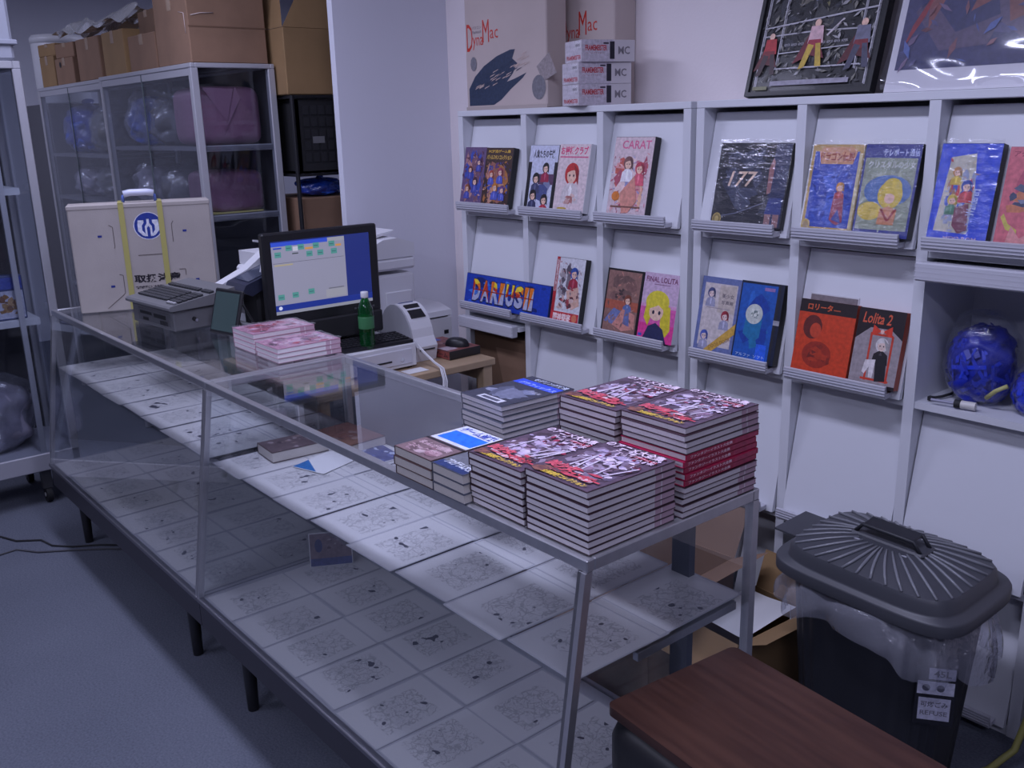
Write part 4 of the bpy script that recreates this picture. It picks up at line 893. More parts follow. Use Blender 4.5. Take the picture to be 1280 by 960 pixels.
# ---- black wire rack behind the partition end
t = thing('wire_rack','black wire storage rack behind the end of the partition wall','rack',(-4.50,2.06,0),world=True)
rx0, rx1, ry0, ry1 = -4.46,-3.985,2.062,2.78
for (a,b) in ((rx0,ry0),(rx1,ry0),(rx0,ry1),(rx1,ry1)): MB().cyl((a,b,0),.010,1.7535,n=10).build('post', BLACK, t)
for z in (.75,1.10,1.412,1.755):
    s = MB(); s.box(rx0,rx1,ry0-.004,ry0+.004,z-.012,z); s.box(rx0,rx1,ry1-.004,ry1+.004,z-.012,z); s.box(rx0-.004,rx0+.004,ry0,ry1,z-.012,z); s.box(rx1-.004,rx1+.004,ry0,ry1,z-.012,z); sb = s.build('shelf_frame', BLACK, t)
    for k in range(14):
        yy = ry0+.03+k*(ry1-ry0-.06)/13; MB().box(rx0,rx1,yy-.002,yy+.002,z-.004,z).build('wire', mat('wire_steel',(0.35,0.35,0.37),.3,.9), sb)
t = thing('plastic_crate','black plastic folding crate on the wire rack','crate',(-4.22,2.42,1.4125),world=True)
b = MB(); a0,a1,c0,c1,e0,e1 = -4.44,-3.995,2.085,2.72,1.4128,1.735
b.box(a0,a1,c0,c1,e0,e0+.01); b.box(a1-.012,a1,c0,c1,e0,e1); b.box(a0,a0+.012,c0,c1,e0,e1); b.box(a0,a1,c0,c0+.012,e0,e1); b.box(a0,a1,c1-.012,c1,e0,e1); b.build('crate_body', BLACKM, t)
for k in range(8):
    for j in range(5): MB().box(a1-.001,a1+.004,c0+.03+k*.040,c0+.058+k*.040,e0+.05+j*.052,e0+.090+j*.052).build('grid_cell', mat('crate_cell',(0.022,0.022,0.026),.5), t)
MB().box(a1+.0042,a1+.0052,2.155,2.215,1.545,1.575).build('name_plate', mat('plate_grey',(0.16,0.16,0.17),.4), t)
t = carton('carton_box','tall kraft carton with an open flap on top of the wire rack',-4.42,-3.985,2.045,2.60,1.7565,2.04,CARTON_K,tape=False)
MB().add([(.2176,-.2775,.283),(.2176,.2775,.283),(.19,.2775,.46),(.19,-.16,.46)],[(0,1,2,3)]).build('flap', CARTON_K, t); MB().add([(-.2176,-.2776,.283),(.2176,-.2776,.283),(.16,-.25,.46),(-.2,-.25,.46)],[(0,1,2,3)]).build('flap', CARTON_K, t)
MB().add([(.10,-.20,.30),(.19,-.17,.36),(.18,-.10,.40),(.12,-.13,.45)],[(0,1,2,3)]).build('bubble_wrap', FILM, t)
bag('goods_bag','blue plastic sheeting on the wire rack below the black crate',(-4.12,2.24,1.3025),.17,.22,.080,14,BL1,FILM_B)
carton('carton_box','plain brown carton on the wire rack behind the monitor',-4.40,-4.00,2.08,2.42,1.1005,1.30,CARTON,tape=False)
carton('carton_box','grey brown carton on the lower shelf of the wire rack',-4.40,-4.0,2.10,2.60,.7505,1.05,CARTON,tape=False)
# ================================================================== boxed games and books displayed on the white shelving
LEAN = math.atan2(TIL+OUT, ROWT[0]-ROWB[0])
WRAP = glass('shrink_wrap', (0.97,0.97,0.98), haze=.02, hazecol=(0.9,0.9,1), rough=.10, bump=(10,.28), ior=1.8, stretch=(1.6,1,5))
SIDE_K = mat('side_black',(0.012,0.012,0.014),.4); SIDE_W = mat('side_white',(0.60,0.60,0.64),.4)
def product(name, lab, cat, row, x0, x1, h, T, side, draw, wrap=False, group=None, dy=0, topcol=None):
    w = x1-x0; zb = ROWB[row]+.0215+T*math.sin(LEAN)
    yb = Y0-OUT+(zb-ROWB[row])*math.tan(LEAN)-T/math.cos(LEAN)-.0035-dy
    t = thing(name, lab, cat, (x0,yb,zb), rot=(-LEAN,0,0), group=group)
    MB().box(0,w,0,T,.0015,h, side, bev=.0012).build('box_body', None, t, off=(0,0,0))
    p = Print(w,h,frame_mat((0,0,0),(1,0,0),(0,0,1))); draw(p); p.build('cover_print', t)
    if wrap: MB().grid(12,14,lambda u,v: (u*(w+.004)-.002,-.0045-.0012*math.sin(19*u+7*v),v*(h+.008)+.002)).build('shrink_wrap', WRAP, t, off=(0,0,0))
    return t
GP = 'boxed games and books on the white shelving'
SK = (226,186,166)
def d_crowd(p):
    p.rect(.01,.005,.99,.995,(104,82,120)); p.busy(71,[(140,96,120),(70,70,150),(176,130,130),(90,54,74),(60,80,170),(120,84,100)],40,size=.24)
    p.grain(171,[(150,110,130),(80,80,160),(190,150,150),(100,60,80)],90,.035)
    for (a,b,q,hc) in ((.35,.62,.10,(110,60,50)),(.62,.42,.12,(80,50,60)),(.30,.30,.11,(150,90,60)),(.72,.75,.10,(90,60,110))): p.person(a,b,q,hc,SK,(70,76,160))
def d_black(p):
    p.rect(.01,.005,.99,.995,(64,44,40)); p.text('PC対応ゲーム集',.10,.91,.90,.965,(206,166,60),.03); p.text('バトルスキンコレクション',.05,.80,.95,.88,(214,176,80),.03)
    p.busy(72,[(150,96,84),(190,140,120),(90,60,110),(60,80,160),(170,110,60)],36,.04,.03,.96,.77,.22)
    p.grain(172,[(170,116,100),(200,150,130),(100,70,120),(70,90,170),(180,120,60)],90,.035,y1=.76)
    for (a,b,q,hc) in ((.30,.56,.11,(170,70,60)),(.62,.60,.12,(150,60,90)),(.48,.34,.13,(190,120,50)),(.75,.30,.11,(110,70,130))): p.person(a,b,q,hc,SK,(80,90,180))
def d_girls(p):
    p.rect(.01,.005,.99,.995,(196,200,222)); p.rect(.0,.0,.12,.74,(24,22,30)); p.rect(.90,.05,1,.74,(24,22,30)); p.text('人魚たちの午後',.14,.80,.88,.93,(40,38,60),.03)
    p.rect(.40,.40,.92,.56,(90,60,90)); p.busy(73,[(70,80,130),(170,60,80),(120,126,160)],8,.15,.05,.9,.5,.3)
    for (a,b,q,c) in ((.62,.66,.13,(150,40,70)),(.32,.50,.14,(60,64,100)),(.28,.24,.14,(50,54,90)),(.68,.18,.14,(170,40,60))): p.person(a,b,q,(26,22,30),SK,c)
def d_redhair(p):
    p.rect(.01,.005,.99,.995,(214,196,200)); p.text('お嬢様クラブ',.06,.84,.93,.965,(206,60,110),.035); p.rect(.05,.80,.95,.82,(206,90,130))
    p.person(.50,.58,.26,(186,40,44),SK,(206,196,200)); p.busy(74,[(206,176,170),(190,150,146),(170,110,106)],8,.28,.10,.78,.30,.3); p.ell(.30,.06,.16,.018,(190,160,70))
def d_carat(p):
    p.rect(.01,.005,.99,.995,(206,186,192)); p.text('CARAT',.20,.85,.92,.955,(206,100,140),.02)
    p.busy(75,[(214,150,150),(226,200,200),(170,80,100),(150,150,196),(190,90,80),(226,176,150)],34,.06,.08,.94,.82,.24)
    p.grain(173,[(214,160,160),(226,206,206),(180,100,120),(160,160,200)],70,.04,y1=.8)
    p.person(.42,.68,.14,(120,80,80),SK,(226,222,230)); p.person(.72,.62,.13,(180,60,80),SK,(210,90,110)); p.poly([(.30,.30),(.62,.52),(.74,.20),(.56,.06),(.40,.05)],(206,140,126)); p.ell(.20,.26,.10,.06,(206,120,50)); p.rect(.10,.12,.85,.14,(120,80,70))
def d_177(p):
    p.rect(.01,.01,.99,.99,(26,28,40))
    p.busy(76,[(44,50,74),(34,38,56),(60,66,90)],26,.03,.10,.97,.95,.22); p.line([(.05,.10),(.35,.16),(.72,.30)],.002,(120,126,150)); p.line([(.15,.62),(.36,.40),(.5,.30)],.002,(110,116,140))
    p.text('マカダミアソフト',.12,.80,.70,.90,(90,96,120),.01); p.text('177',.18,.48,.58,.66,(226,196,170),.01,.25)
    p.ell(.09,.08,.065,.075,(176,156,90),n=20); p.ell(.09,.08,.05,.058,(140,120,66),n=20); p.ell(.09,.08,.03,.035,(196,176,110),n=16)
    p.poly([(.78,.99),(.99,.99),(.97,.02),(.76,.02)],(40,48,86)); p.poly([(.74,.40),(.79,.42),(.80,.78),(.77,.82),(.73,.70)],(150,100,100)); p.poly([(.76,.02),(.76,.17),(.84,.17),(.84,.02)],(150,110,110)); p.poly([(.87,.02),(.87,.17),(.95,.17),(.95,.02)],(150,110,110)); p.poly([(.75,.17),(.97,.17),(.95,.36),(.79,.36)],(50,64,130))
def d_yellow(p):
    p.rect(.005,.005,.995,.995,(190,156,90)); p.rect(.06,.07,.92,.92,(36,70,176)); p.busy(77,[(50,84,190),(30,60,160),(70,104,206)],12,.08,.10,.90,.78,.25); p.poly([(.14,.92),(.20,.78),(.82,.78),(.88,.92),(.78,.97),(.22,.97)],(206,150,110)); p.text('ドラゴン伝説',.18,.81,.84,.92,(150,50,40),.03)
    p.grain(175,[(50,84,190),(80,110,206),(36,64,160)],60,.05,.08,.09,.90,.76)
    p.person(.66,.53,.09,(206,140,40),SK,(170,50,60)); p.poly([(.56,.40),(.76,.40),(.80,.14),(.70,.10),(.62,.12),(.54,.16)],(150,60,84)); p.poly([(.58,.16),(.68,.28),(.78,.12)],(60,70,150)); p.ell(.09,.09,.09,.065,(196,170,90),n=20); p.ell(.09,.09,.06,.045,(150,124,70),n=16); p.rect(.10,.01,.96,.045,(206,186,130)); p.rect(.93,.06,.985,.9,(206,196,150))
def d_blue(p):
    p.rect(.005,.005,.995,.995,(24,40,130)); p.rect(.04,.08,.95,.85,(140,150,130)); p.text('テレポート通信',.34,.87,.97,.95,(190,200,236),.02); p.busy(78,[(150,160,140),(126,138,122)],6,.05,.5,.95,.84,.3); p.text('クリスタルの少女',.10,.74,.94,.82,(206,210,206),.02)
    p.grain(176,[(150,160,140),(130,142,124),(170,176,156)],50,.06,.06,.1,.93,.72)
    p.ell(.52,.50,.42,.17,(70,110,170)); p.ell(.58,.46,.22,.15,(206,180,50)); p.ell(.60,.54,.17,.10,(214,190,66)); p.ell(.26,.28,.22,.10,(206,180,50)); p.ell(.58,.42,.09,.055,SK); p.poly([(.42,.14),(.44,.30),(.58,.34),(.74,.30),(.72,.14)],(196,130,90)); p.line([(.46,.31),(.60,.18),(.72,.31)],.006,(150,40,40)); p.text('SOFT',.08,.02,.24,.055,(150,170,226),.01)
def d_bluew(p):
    p.rect(.005,.005,.995,.995,(30,70,206)); p.poly([(.10,.12),(.20,.86),(.60,.90),(.68,.50),(.66,.10)],(190,186,170)); p.busy(79,[(206,190,150),(170,120,90),(150,160,190),(206,60,60),(60,90,190)],22,.16,.12,.66,.84,.22)
    p.grain(174,[(206,190,160),(180,130,100),(160,170,200),(206,90,90)],70,.03,.16,.12,.68,.84)
    p.person(.34,.72,.08,(190,130,60),SK,(206,176,60)); p.person(.54,.58,.10,(40,70,170),SK,(190,50,60)); p.person(.34,.44,.09,(206,180,60),SK,(60,120,90)); p.poly([(.40,.36),(.62,.40),(.66,.14),(.52,.10),(.40,.18)],(120,60,80))
    p.text('ファンタジー',.80,.18,.985,.30,(150,170,240),.02,0,1.45); p.text('Wanderers',.74,.28,1.18,.37,(190,204,246),.02,0,1.5); p.text('MSX2 ROM',.30,.025,.84,.07,(206,180,206),.01)
def d_pink(p):
    p.rect(.005,.005,.995,.995,(196,104,116)); p.text('アクション大作戦',.08,.90,.98,.96,(140,60,80),.02); p.busy(80,[(206,130,140),(176,84,104),(190,120,90)],16,.03,.30,.97,.88,.3); p.busy(81,[(90,96,120),(120,126,150),(70,74,100)],12,.10,.40,.80,.66,.2); p.poly([(.05,.30),(.16,.18),(.34,.14),(.34,.18),(.18,.24),(.09,.34)],(190,176,90)); p.poly([(.18,.02),(.24,.22),(.40,.10),(.62,.20),(.80,.04)],(206,140,140))
def d_banner(p):
    p.rect(.005,.02,.995,.98,(24,60,170)); p.busy(82,[(36,90,206),(20,50,140),(60,120,220),(16,36,110)],40,.01,.04,.99,.96,.12)
    L = 'DARIUSII'; xs = [.10,.205,.325,.43,.505,.61,.72,.775]; ws = [.095,.105,.10,.055,.095,.10,.045,.045]
    for ch, x, w in zip(L, xs, ws):
        p.text(ch,x-.004,.14,x+w+.004,.86,(26,26,60),.07); p.text(ch,x,.18,x+w,.84,(170,176,206),.05)
    # the upper halves glow from yellow to red
    vs = []
    for ch, x, w in zip(L, xs, ws):
        m, fs = text_mesh(ch, .05)
        for (lo, hi, col) in ((.52,.64,(190,50,30)),(.64,.78,(226,120,30)),(.78,1.01,(236,206,50))):
            ff = [f for f in fs if lo <= sum(m[i][1] for i in f)/len(f) < hi]
            if ff:
                z = p.up(); p.b.add([((x+u*w)*p.w,(.18+.66*v)*p.h,z) for (u,v) in m], ff, ink(col), p.M)
    for (x, w) in zip(xs, ws): p.rect(x,.50,x+w,.535,(150,40,30))
def d_redspine(p):
    p.rect(.005,.005,.995,.995,(206,206,214)); p.rect(.0,.0,.11,1,(170,34,44)); p.busy(83,[(120,110,120),(84,76,88),(160,150,156)],22,.14,.35,.62,.95,.22); p.person(.66,.78,.15,(50,80,160),SK,(150,40,60)); p.poly([(.45,.50),(.85,.58),(.95,.30),(.70,.22),(.55,.30)],(206,166,150)); p.busy(84,[(150,60,70),(90,50,60),(206,176,170)],10,.15,.20,.9,.5,.2); p.text('機動戦記',.02,.46,.10,.98,(226,206,210),.02); p.rect(.02,.02,.98,.17,(190,50,60)); p.text('闘神要塞',.10,.03,.72,.15,(236,210,210),.04); p.ell(.84,.10,.09,.06,(206,120,90)); p.grain(177,[(206,190,190),(120,90,100),(170,60,70),(150,140,150)],50,.035,.14,.2,.95,.95)
def d_brown(p):
    p.rect(.0,.0,1,1,(24,20,24)); p.rect(.04,.03,.95,.97,(140,104,96)); p.busy(85,[(150,112,100),(124,90,86),(110,84,80)],12,.06,.45,.93,.95,.35); p.busy(86,[(80,60,60),(64,50,54)],9,.15,.52,.75,.72,.16); p.rect(.04,.38,.95,.52,(170,90,70)); p.person(.66,.55,.13,(130,70,54),SK,(90,110,160)); p.poly([(.05,.18),(.30,.40),(.50,.36),(.34,.14)],(110,120,170)); p.poly([(.30,.14),(.55,.40),(.90,.34),(.92,.12),(.6,.06)],(196,134,124)); p.poly([(.62,.42),(.72,.42),(.78,.14),(.60,.18)],(100,110,160)); p.grain(178,[(150,112,100),(124,90,86),(180,120,104)],50,.04,.06,.06,.93,.95)
def d_final(p):
    p.rect(.0,.0,1,1,(206,150,190)); p.rect(.0,.0,1,.50,(206,90,160)); p.rect(.0,.0,1,.26,(214,60,140)); p.rect(.0,.55,1,1,(196,170,196)); p.text('FINAL LOLITA',.06,.865,.95,.945,(110,40,84),.02); p.rect(.30,.83,.75,.84,(130,90,120))
    p.ell(.46,.58,.33,.17,(214,200,60)); p.poly([(.62,.60),(.84,.52),(.90,.20),(.80,.10),(.66,.10),(.60,.3)],(206,190,50)); p.poly([(.16,.56),(.12,.34),(.26,.22),(.34,.40)],(206,190,50)); p.ell(.46,.44,.20,.13,(226,190,170)); p.poly([(.20,.46),(.30,.62),(.64,.62),(.70,.46),(.50,.54),(.36,.50)],(214,200,60))
    for e in (.38,.55): p.ell(e,.43,.035,.03,(40,34,60),n=10)
    p.poly([(.14,.0),(.28,.22),(.48,.28),(.70,.20),(.84,.0)],(40,44,84)); p.rect(.03,.06,.13,.10,(60,90,190))
def d_band(p):
    p.rect(.0,.0,1,1,(100,112,160)); p.rect(.09,.10,.92,.92,(196,186,186)); p.rect(.48,.55,.90,.90,(186,174,166))
    for (a,b,q,hc) in ((.28,.80,.11,(70,76,120)),(.70,.52,.11,(150,44,60)),(.24,.24,.11,(70,90,170))): p.person(a,b,q,hc,(214,190,186),(150,150,176))
    p.text('美少女',.56,.74,.86,.80,(90,84,100)); p.text('写真館',.56,.66,.86,.71,(90,84,100)); p.line([(.20,.60),(.8,.60)],.002,(150,140,150)); p.poly([(.20,.0),(.42,.0),(1,.30),(1,.44)],(196,156,70)); p.text('DOOR DOOR',.42,.06,.98,.11,(150,110,50),.01,0,.44)
def d_disc(p):
    p.rect(.0,.0,1,1,(22,30,54)); p.rect(.03,.03,.86,.97,(30,84,170)); p.busy(87,[(40,100,190),(26,74,156),(30,110,160),(24,60,150)],16,.04,.10,.85,.92,.4); p.ell(.40,.60,.20,.125,(190,196,190),n=26); p.busy(88,[(150,160,150),(210,214,206),(110,126,126)],16,.26,.52,.54,.68,.25); p.rect(.56,.04,.80,.24,(40,96,220)); p.text('アルファ  ソフト',.10,.06,.78,.10,(176,196,230),.01); p.rect(.56,.90,.80,.94,(140,110,170)); p.rect(.86,.0,.93,1,(34,34,44)); p.rect(.86,.50,1,.56,(150,150,160))
def d_orange(p):
    p.rect(.0,.0,1,1,(196,62,30)); p.rect(.0,.83,1,1,(34,22,26)); p.text('ロリータ',.14,.865,.58,.955,(206,90,50),.03); p.rect(.60,.885,.72,.90,(170,80,50)); p.ell(.28,.64,.17,.16,(96,34,30)); p.ell(.34,.60,.10,.10,(190,66,40)); p.ell(.42,.28,.26,.18,(150,44,28)); p.busy(89,[(130,40,28),(170,54,30),(110,34,28)],10,.20,.12,.68,.44,.3); p.rect(.05,.03,.6,.04,(150,50,34))
def d_lol2(p):
    p.rect(.0,.0,1,1,(150,140,144)); p.rect(.0,.76,1,1,(32,22,28)); p.poly([(.0,.76),(.0,.60),(.30,.76)],(32,22,28)); p.poly([(1,.76),(1,.64),(.74,.76)],(32,22,28)); p.rect(.0,.0,1,.05,(32,22,28)); p.text('Lolita 2',.10,.81,.72,.95,(206,90,60),.015,.2)
    p.line([(.34,.08),(.34,.70)],.006,(190,60,40)); p.line([(.80,.08),(.80,.68)],.006,(190,60,40)); p.line([(.34,.68),(.80,.68)],.006,(190,60,40)); p.line([(.25,.10),(.85,.10)],.006,(190,60,40))
    p.person(.60,.56,.15,(206,200,200),(214,190,180),(34,28,34)); p.poly([(.50,.42),(.74,.42),(.78,.10),(.56,.08)],(30,26,32)); p.poly([(.30,.34),(.52,.36),(.50,.12),(.42,.12),(.40,.26),(.32,.16),(.26,.18)],(214,206,208))
    for e in (-1,1): p.poly([(.56,.72),(.56+e*.20,.80),(.56+e*.22,.66)],(206,60,40))
    p.ell(.56,.72,.04,.03,(226,180,170))
product('boxed_game','crowded purple cover box at the left end of the top shelf row','box',0,-3.160,-3.020,.232,.020,SIDE_W,d_crowd,group=GP)
product('boxed_game','black edged box with a gold title on the top shelf row','box',0,-3.013,-2.845,.228,.028,SIDE_K,d_black,group=GP)
product('boxed_game','pale box with four dark haired figures beside the redhead box','box',0,-2.758,-2.598,.240,.020,SIDE_K,d_girls,group=GP)
product('boxed_game','white box with a red haired figure and pink title','box',0,-2.590,-2.430,.243,.026,SIDE_W,d_redhair,group=GP)
product('boxed_game','white box titled in pink capitals with a thick black side','box',0,-2.315,-2.136,.266,.028,SIDE_K,d_carat,group=GP)
product('boxed_game','square black shrink wrapped box numbered 177','box',0,-1.876,-1.620,.248,.016,SIDE_K,d_177,True,group=GP)
product('boxed_game','gold framed blue box in shrink wrap','box',0,-1.552,-1.395,.243,.020,mat('side_gold',(0.36,0.27,0.10),.4),d_yellow,True,group=GP)
product('boxed_game','blue and grey green box with a yellow haired figure in shrink wrap','box',0,-1.388,-1.230,.243,.028,SIDE_K,d_blue,True,group=GP)
product('boxed_game','bright blue box with a white oval scene in shrink wrap','box',0,-1.182,-1.032,.245,.026,SIDE_K,d_bluew,True,group=GP)
product('boxed_game','pink box at the right edge of the top shelf row','box',0,-1.018,-.872,.238,.020,mat('side_pink',(0.4,0.14,0.18),.4),d_pink,group=GP)
product('marquee_card','long blue marquee card with chrome lettering on the second row','sign',1,-3.150,-2.625,.132,.010,mat('side_navy',(0.02,0.03,0.14),.4),d_banner,group=GP,dy=.015)
product('boxed_game','white box with a red spine strip beside the blue marquee','box',1,-2.612,-2.458,.243,.026,SIDE_K,d_redspine,group=GP)
product('boxed_game','brown picture box in a black frame on the second row','box',1,-2.350,-2.180,.228,.018,SIDE_K,d_brown,group=GP)
product('boxed_game','pink box with a yellow haired cartoon head','box',1,-2.172,-2.016,.231,.022,SIDE_W,d_final,group=GP)
product('boxed_game','pale box with a gold diagonal band','box',1,-1.930,-1.778,.243,.016,SIDE_W,d_band,group=GP)
product('boxed_game','blue book like box with a round white disc picture','box',1,-1.770,-1.616,.245,.028,SIDE_K,d_disc,group=GP)
product('boxed_game','vermilion box with a black title strip','box',1,-1.556,-1.376,.216,.022,mat('side_red',(0.35,0.05,0.02),.4),d_orange,group=GP,dy=.003)
product('boxed_game','grey and black box with red frame drawing and red side','box',1,-1.368,-1.232,.214,.026,mat('side_red',(0.35,0.05,0.02),.4),d_lol2,group=GP)
t = product('paper_sleeve','thin white sleeve standing behind the vermilion box','sleeve',1,-1.545,-1.39,.236,.002,SIDE_W,lambda p: p.rect(.02,.02,.98,.98,(120,112,116)),group=None,dy=-.0010)

# ---- on top of the shelving
BEIGE = mat('carton_beige', (0.50,0.42,0.40), 0.8, noise=(4,.06))
def d_dyna(p, cut=1.0):
    p.w = .58; p.h = .46
    p.text('D',.02,.49,.085,.71,(196,50,40),.0); p.text('yna',.085,.50,.20,.60,(196,60,50)); p.text('M',.195,.55,.265,.73,(196,50,40)); p.text('ac',.275,.575,.36,.645,(196,60,50))
    if cut < .8: return
    p.text('パソコン',.085,.665,.18,.69,(120,110,120)); p.text('Macintosh',.085,.63,.18,.655,(120,110,120))
    TEAL = (48,60,84)
    p.poly([(.03,.04),(.03,.18),(.10,.28),(.20,.36),(.34,.43),(.48,.47),(.53,.47),(.50,.40),(.55,.36),(.50,.28),(.44,.22),(.52,.24),(.64,.28),(.60,.24),(.48,.16),(.38,.08),(.30,.04)],TEAL)
    r = random.Random(90)
    for i in range(60): a = r.uniform(.05,.62); b = .10+a*.45+r.uniform(-.05,.07); p.poly([(a,b),(a+.05,b+.02),(a+.06,b+.028),(a+.01,b+.012)],r.choice([(190,168,160),TEAL]))
    p.poly([(.74,.32),(.86,.42),(.93,.26),(.80,.20)],(150,140,142)); p.ell(.76,.16,.066,.095,(120,118,126),n=24); p.ell(.09,.385,.035,.06,(120,118,126),n=10)
for (lab,x0,x1,hh,cut,cy,cd) in (('beige computer carton with red brush lettering beside the partition',-3.185,-2.70,.46,1,2.43,.10),('second beige computer carton behind the three silver boxes',-2.795,-2.50,.45,.5,2.575,.11)):
    t = thing('computer_carton',lab,'box',(x0,cy,TOPZ+.0005),group='computer cartons on top of the shelving')
    MB().box(0,x1-x0,0,cd,0,hh, bev=.004).build('carton_body', BEIGE, t); p = Print(x1-x0,hh,frame_mat((0,-.0002,0),(1,0,0),(0,0,1))); d_dyna(p,cut)
    if cut > .8:
        p.w = x1-x0
    p.build('carton_print', t)
    MB().box(-.002,x1-x0+.002,-.003,.0,0,.014, bev=.001).build('bottom_edge', mat('carton_edge',(0.40,0.34,0.32),.8), t)
SILB = mat('silver_card',(0.62,0.58,0.61),.35,.15); WCARD = mat('white_card',(0.68,0.67,0.70),.5)
for k, nm in enumerate(('lowest','middle','topmost')):
    dx = (0,.0,.012)[k]; bh = .071
    t = thing('silver_box','%s of the three stacked silver boxes on the shelving' % nm,'box',(-2.575+dx,2.390+dx*.3,TOPZ+.0006+k*(bh+.0006)),-.30,'stacked silver boxes on the shelving')
    MB().box(0,.130,0,.205,0,bh, SILB, bev=.0015).build('box_body', None, t, off=(0,0,0))
    p = Print(.130,bh,frame_mat((0,-.0001,0),(1,0,0),(0,0,1))); p.rect(.01,.02,.99,.98,(196,190,200)); p.text('FRAMEMEISTER',.10,.12,.94,.32,(176,50,60),.03); p.text('XRGB',.62,.72,.84,.84,(90,84,96),.02); p.rect(.55,.62,.95,.94,(206,202,210)); p.text('mini',.64,.70,.88,.86,(90,84,96),.02); p.build('end_print', t)
    p = Print(.205,bh,frame_mat((.1301,0,0),(0,1,0),(0,0,1))); p.rect(.0,.0,.60,1,(186,178,190)); p.text('FRAMEMEISTER',.06,.50,.47,.76,(176,50,60),.035); p.rect(.40,.80,.50,.88,(60,50,66)); p.text('フレームマイスター',.06,.36,.40,.44,(150,80,90)); p.rect(.52,.12,.61,.92,(34,32,44)); p.text('MC',.68,.34,.90,.70,(120,114,122),.02); p.build('side_print', t)

# ---- framed poster and film covered poster leaning on the wall
tl = math.atan2(.17,.60)
t = thing('framed_poster','black framed poster of small armoured figures on dark ground','poster',(-1.856,2.475,TOPZ+.0092),rot=(-tl,0,0))
pw, ph = .415, .58
for (a,b,c,d) in ((0,pw,0,.012),(0,pw,ph-.012,ph),(0,.012,.012,ph-.012),(pw-.012,pw,.012,ph-.012)): MB().box(a,b,0,.030,c,d).build('frame_bar', BLACK, t, off=(0,0,0))
MB().box(.010,pw-.010,.012,.016,.010,ph-.010).build('backing', mat('poster_dark',(0.03,0.03,0.035),.3), t, off=(0,0,0))
p = Print(pw-.024,ph-.024,frame_mat((.012,.0115,.012),(1,0,0),(0,0,1))); p.rect(0,0,1,1,(44,44,48)); p.busy(101,[(70,70,72),(30,30,34),(90,88,84),(56,58,66),(110,106,96)],60,.02,.02,.98,.98,.14)
LN = (190,188,196)
for pts in ([(.04,.02),(.04,.98)],[(.20,.12),(.20,.98)],[(.86,.10),(.86,.98)],[(.96,.02),(.96,.98)],[(.04,.34),(.96,.40)],[(.18,.12),(.90,.12)],[(.04,.30),(.5,.31),(.96,.30)],[(.04,.56),(.96,.60)]): p.line(pts,.004,LN)
p.busy(102,[(120,140,180),(150,166,200),(90,104,140)],14,.26,.44,.52,.66,.3); p.busy(103,[(120,116,84),(96,92,74)],12,.50,.40,.78,.66,.3); p.line([(.58,.28),(.70,.36)],.006,(206,196,200))
p.grain(105,[(60,60,62),(90,88,84),(40,40,44),(120,118,110),(150,148,150)],420,.022)
for pts in ([(.04,.02),(.04,.98)],[(.20,.12),(.20,.98)],[(.86,.10),(.86,.98)],[(.96,.02),(.96,.98)],[(.04,.34),(.96,.40)],[(.18,.12),(.90,.12)],[(.20,.20),(.86,.22)]): p.line(pts,.0028,LN)
for q in range(9): p.text('ARMOR',.24+.06*q,.235,.29+.06*q,.25,(170,168,176))
def tiny(x, y, s, c1, c2, c3):
    p.poly([(x-.02*s,y+.10*s),(x-.16*s,y-.10*s),(x-.02*s,y-.06*s),(x+.10*s,y-.08*s)],tuple(int(k*.7) for k in c2))
    p.ell(x,y+.105*s,.026*s,.020*s,SK); p.poly([(x-.06*s,y+.0),(x-.05*s,y+.09*s),(x+.05*s,y+.09*s),(x+.07*s,y)],c1); p.poly([(x-.07*s,y-.03*s),(x+.06*s,y-.02*s),(x+.05*s,y+.02*s),(x-.05*s,y+.02*s)],c2); p.poly([(x-.10*s,y-.13*s),(x-.05*s,y),(x,y-.01*s),(x-.05*s,y-.12*s)],c3); p.poly([(x+.04*s,y-.12*s),(x+.01*s,y),(x+.05*s,y),(x+.09*s,y-.12*s)],c3)
tiny(.50,.24,1.0,(206,170,176),(150,40,60),(190,160,60)); tiny(.12,.20,.9,(170,40,46),(120,30,40),(60,40,46)); tiny(.88,.22,1.0,(110,110,130),(120,40,50),(70,70,90))
p.rect(.18,.03,.84,.055,(150,146,160)); p.rect(.03,.01,.16,.03,(120,120,90)); p.build('poster_print', t)
MB().box(.010,pw-.010,.006,.008,.010,ph-.010).build('cover_glass', glass('acrylic_matt',(0.97,0.97,0.97),ior=1.08,rough=.08), t, off=(0,0,0))
t = thing('film_poster','white bordered poster under wrinkled glossy film beside the framed poster','poster',(-1.405,2.480,TOPZ+.0042),rot=(-tl,0,0))
qw, qh = .74, .58
MB().box(0,qw,.004,.012,0,qh).build('board', mat('board_white',(0.72,0.71,0.76),.4), t, off=(0,0,0))
p = Print(qw,qh,frame_mat((0,.0038,0),(1,0,0),(0,0,1))); p.rect(.025,.10,.99,.985,(64,66,106)); p.busy(104,[(80,78,120),(54,58,100),(96,84,110),(70,90,150)],30,.04,.12,.98,.96,.3)
p.poly([(.10,.44),(.20,.56),(.34,.60),(.36,.40),(.26,.34),(.30,.50),(.18,.46),(.12,.28)],(140,84,80)); p.poly([(.34,.60),(.44,.66),(.52,.34),(.40,.28)],(130,80,74)); p.poly([(.55,.26),(.70,.55),(.98,.60),(.98,.22)],(120,60,66)); p.poly([(.60,.70),(.62,.50),(.86,.46),(.98,.52),(.98,.72)],(150,96,80)); p.poly([(.04,.20),(.10,.34),(.14,.50),(.06,.30)],(150,50,56)); p.grain(106,[(80,78,120),(60,64,110),(110,90,120),(130,84,90),(76,96,160)],200,.04,.03,.11,.98,.97); p.line([(.22,.62),(.58,.48)],.010,(90,120,190)); p.rect(.62,.40,.98,.46,(40,50,110)); p.build('poster_print', t)
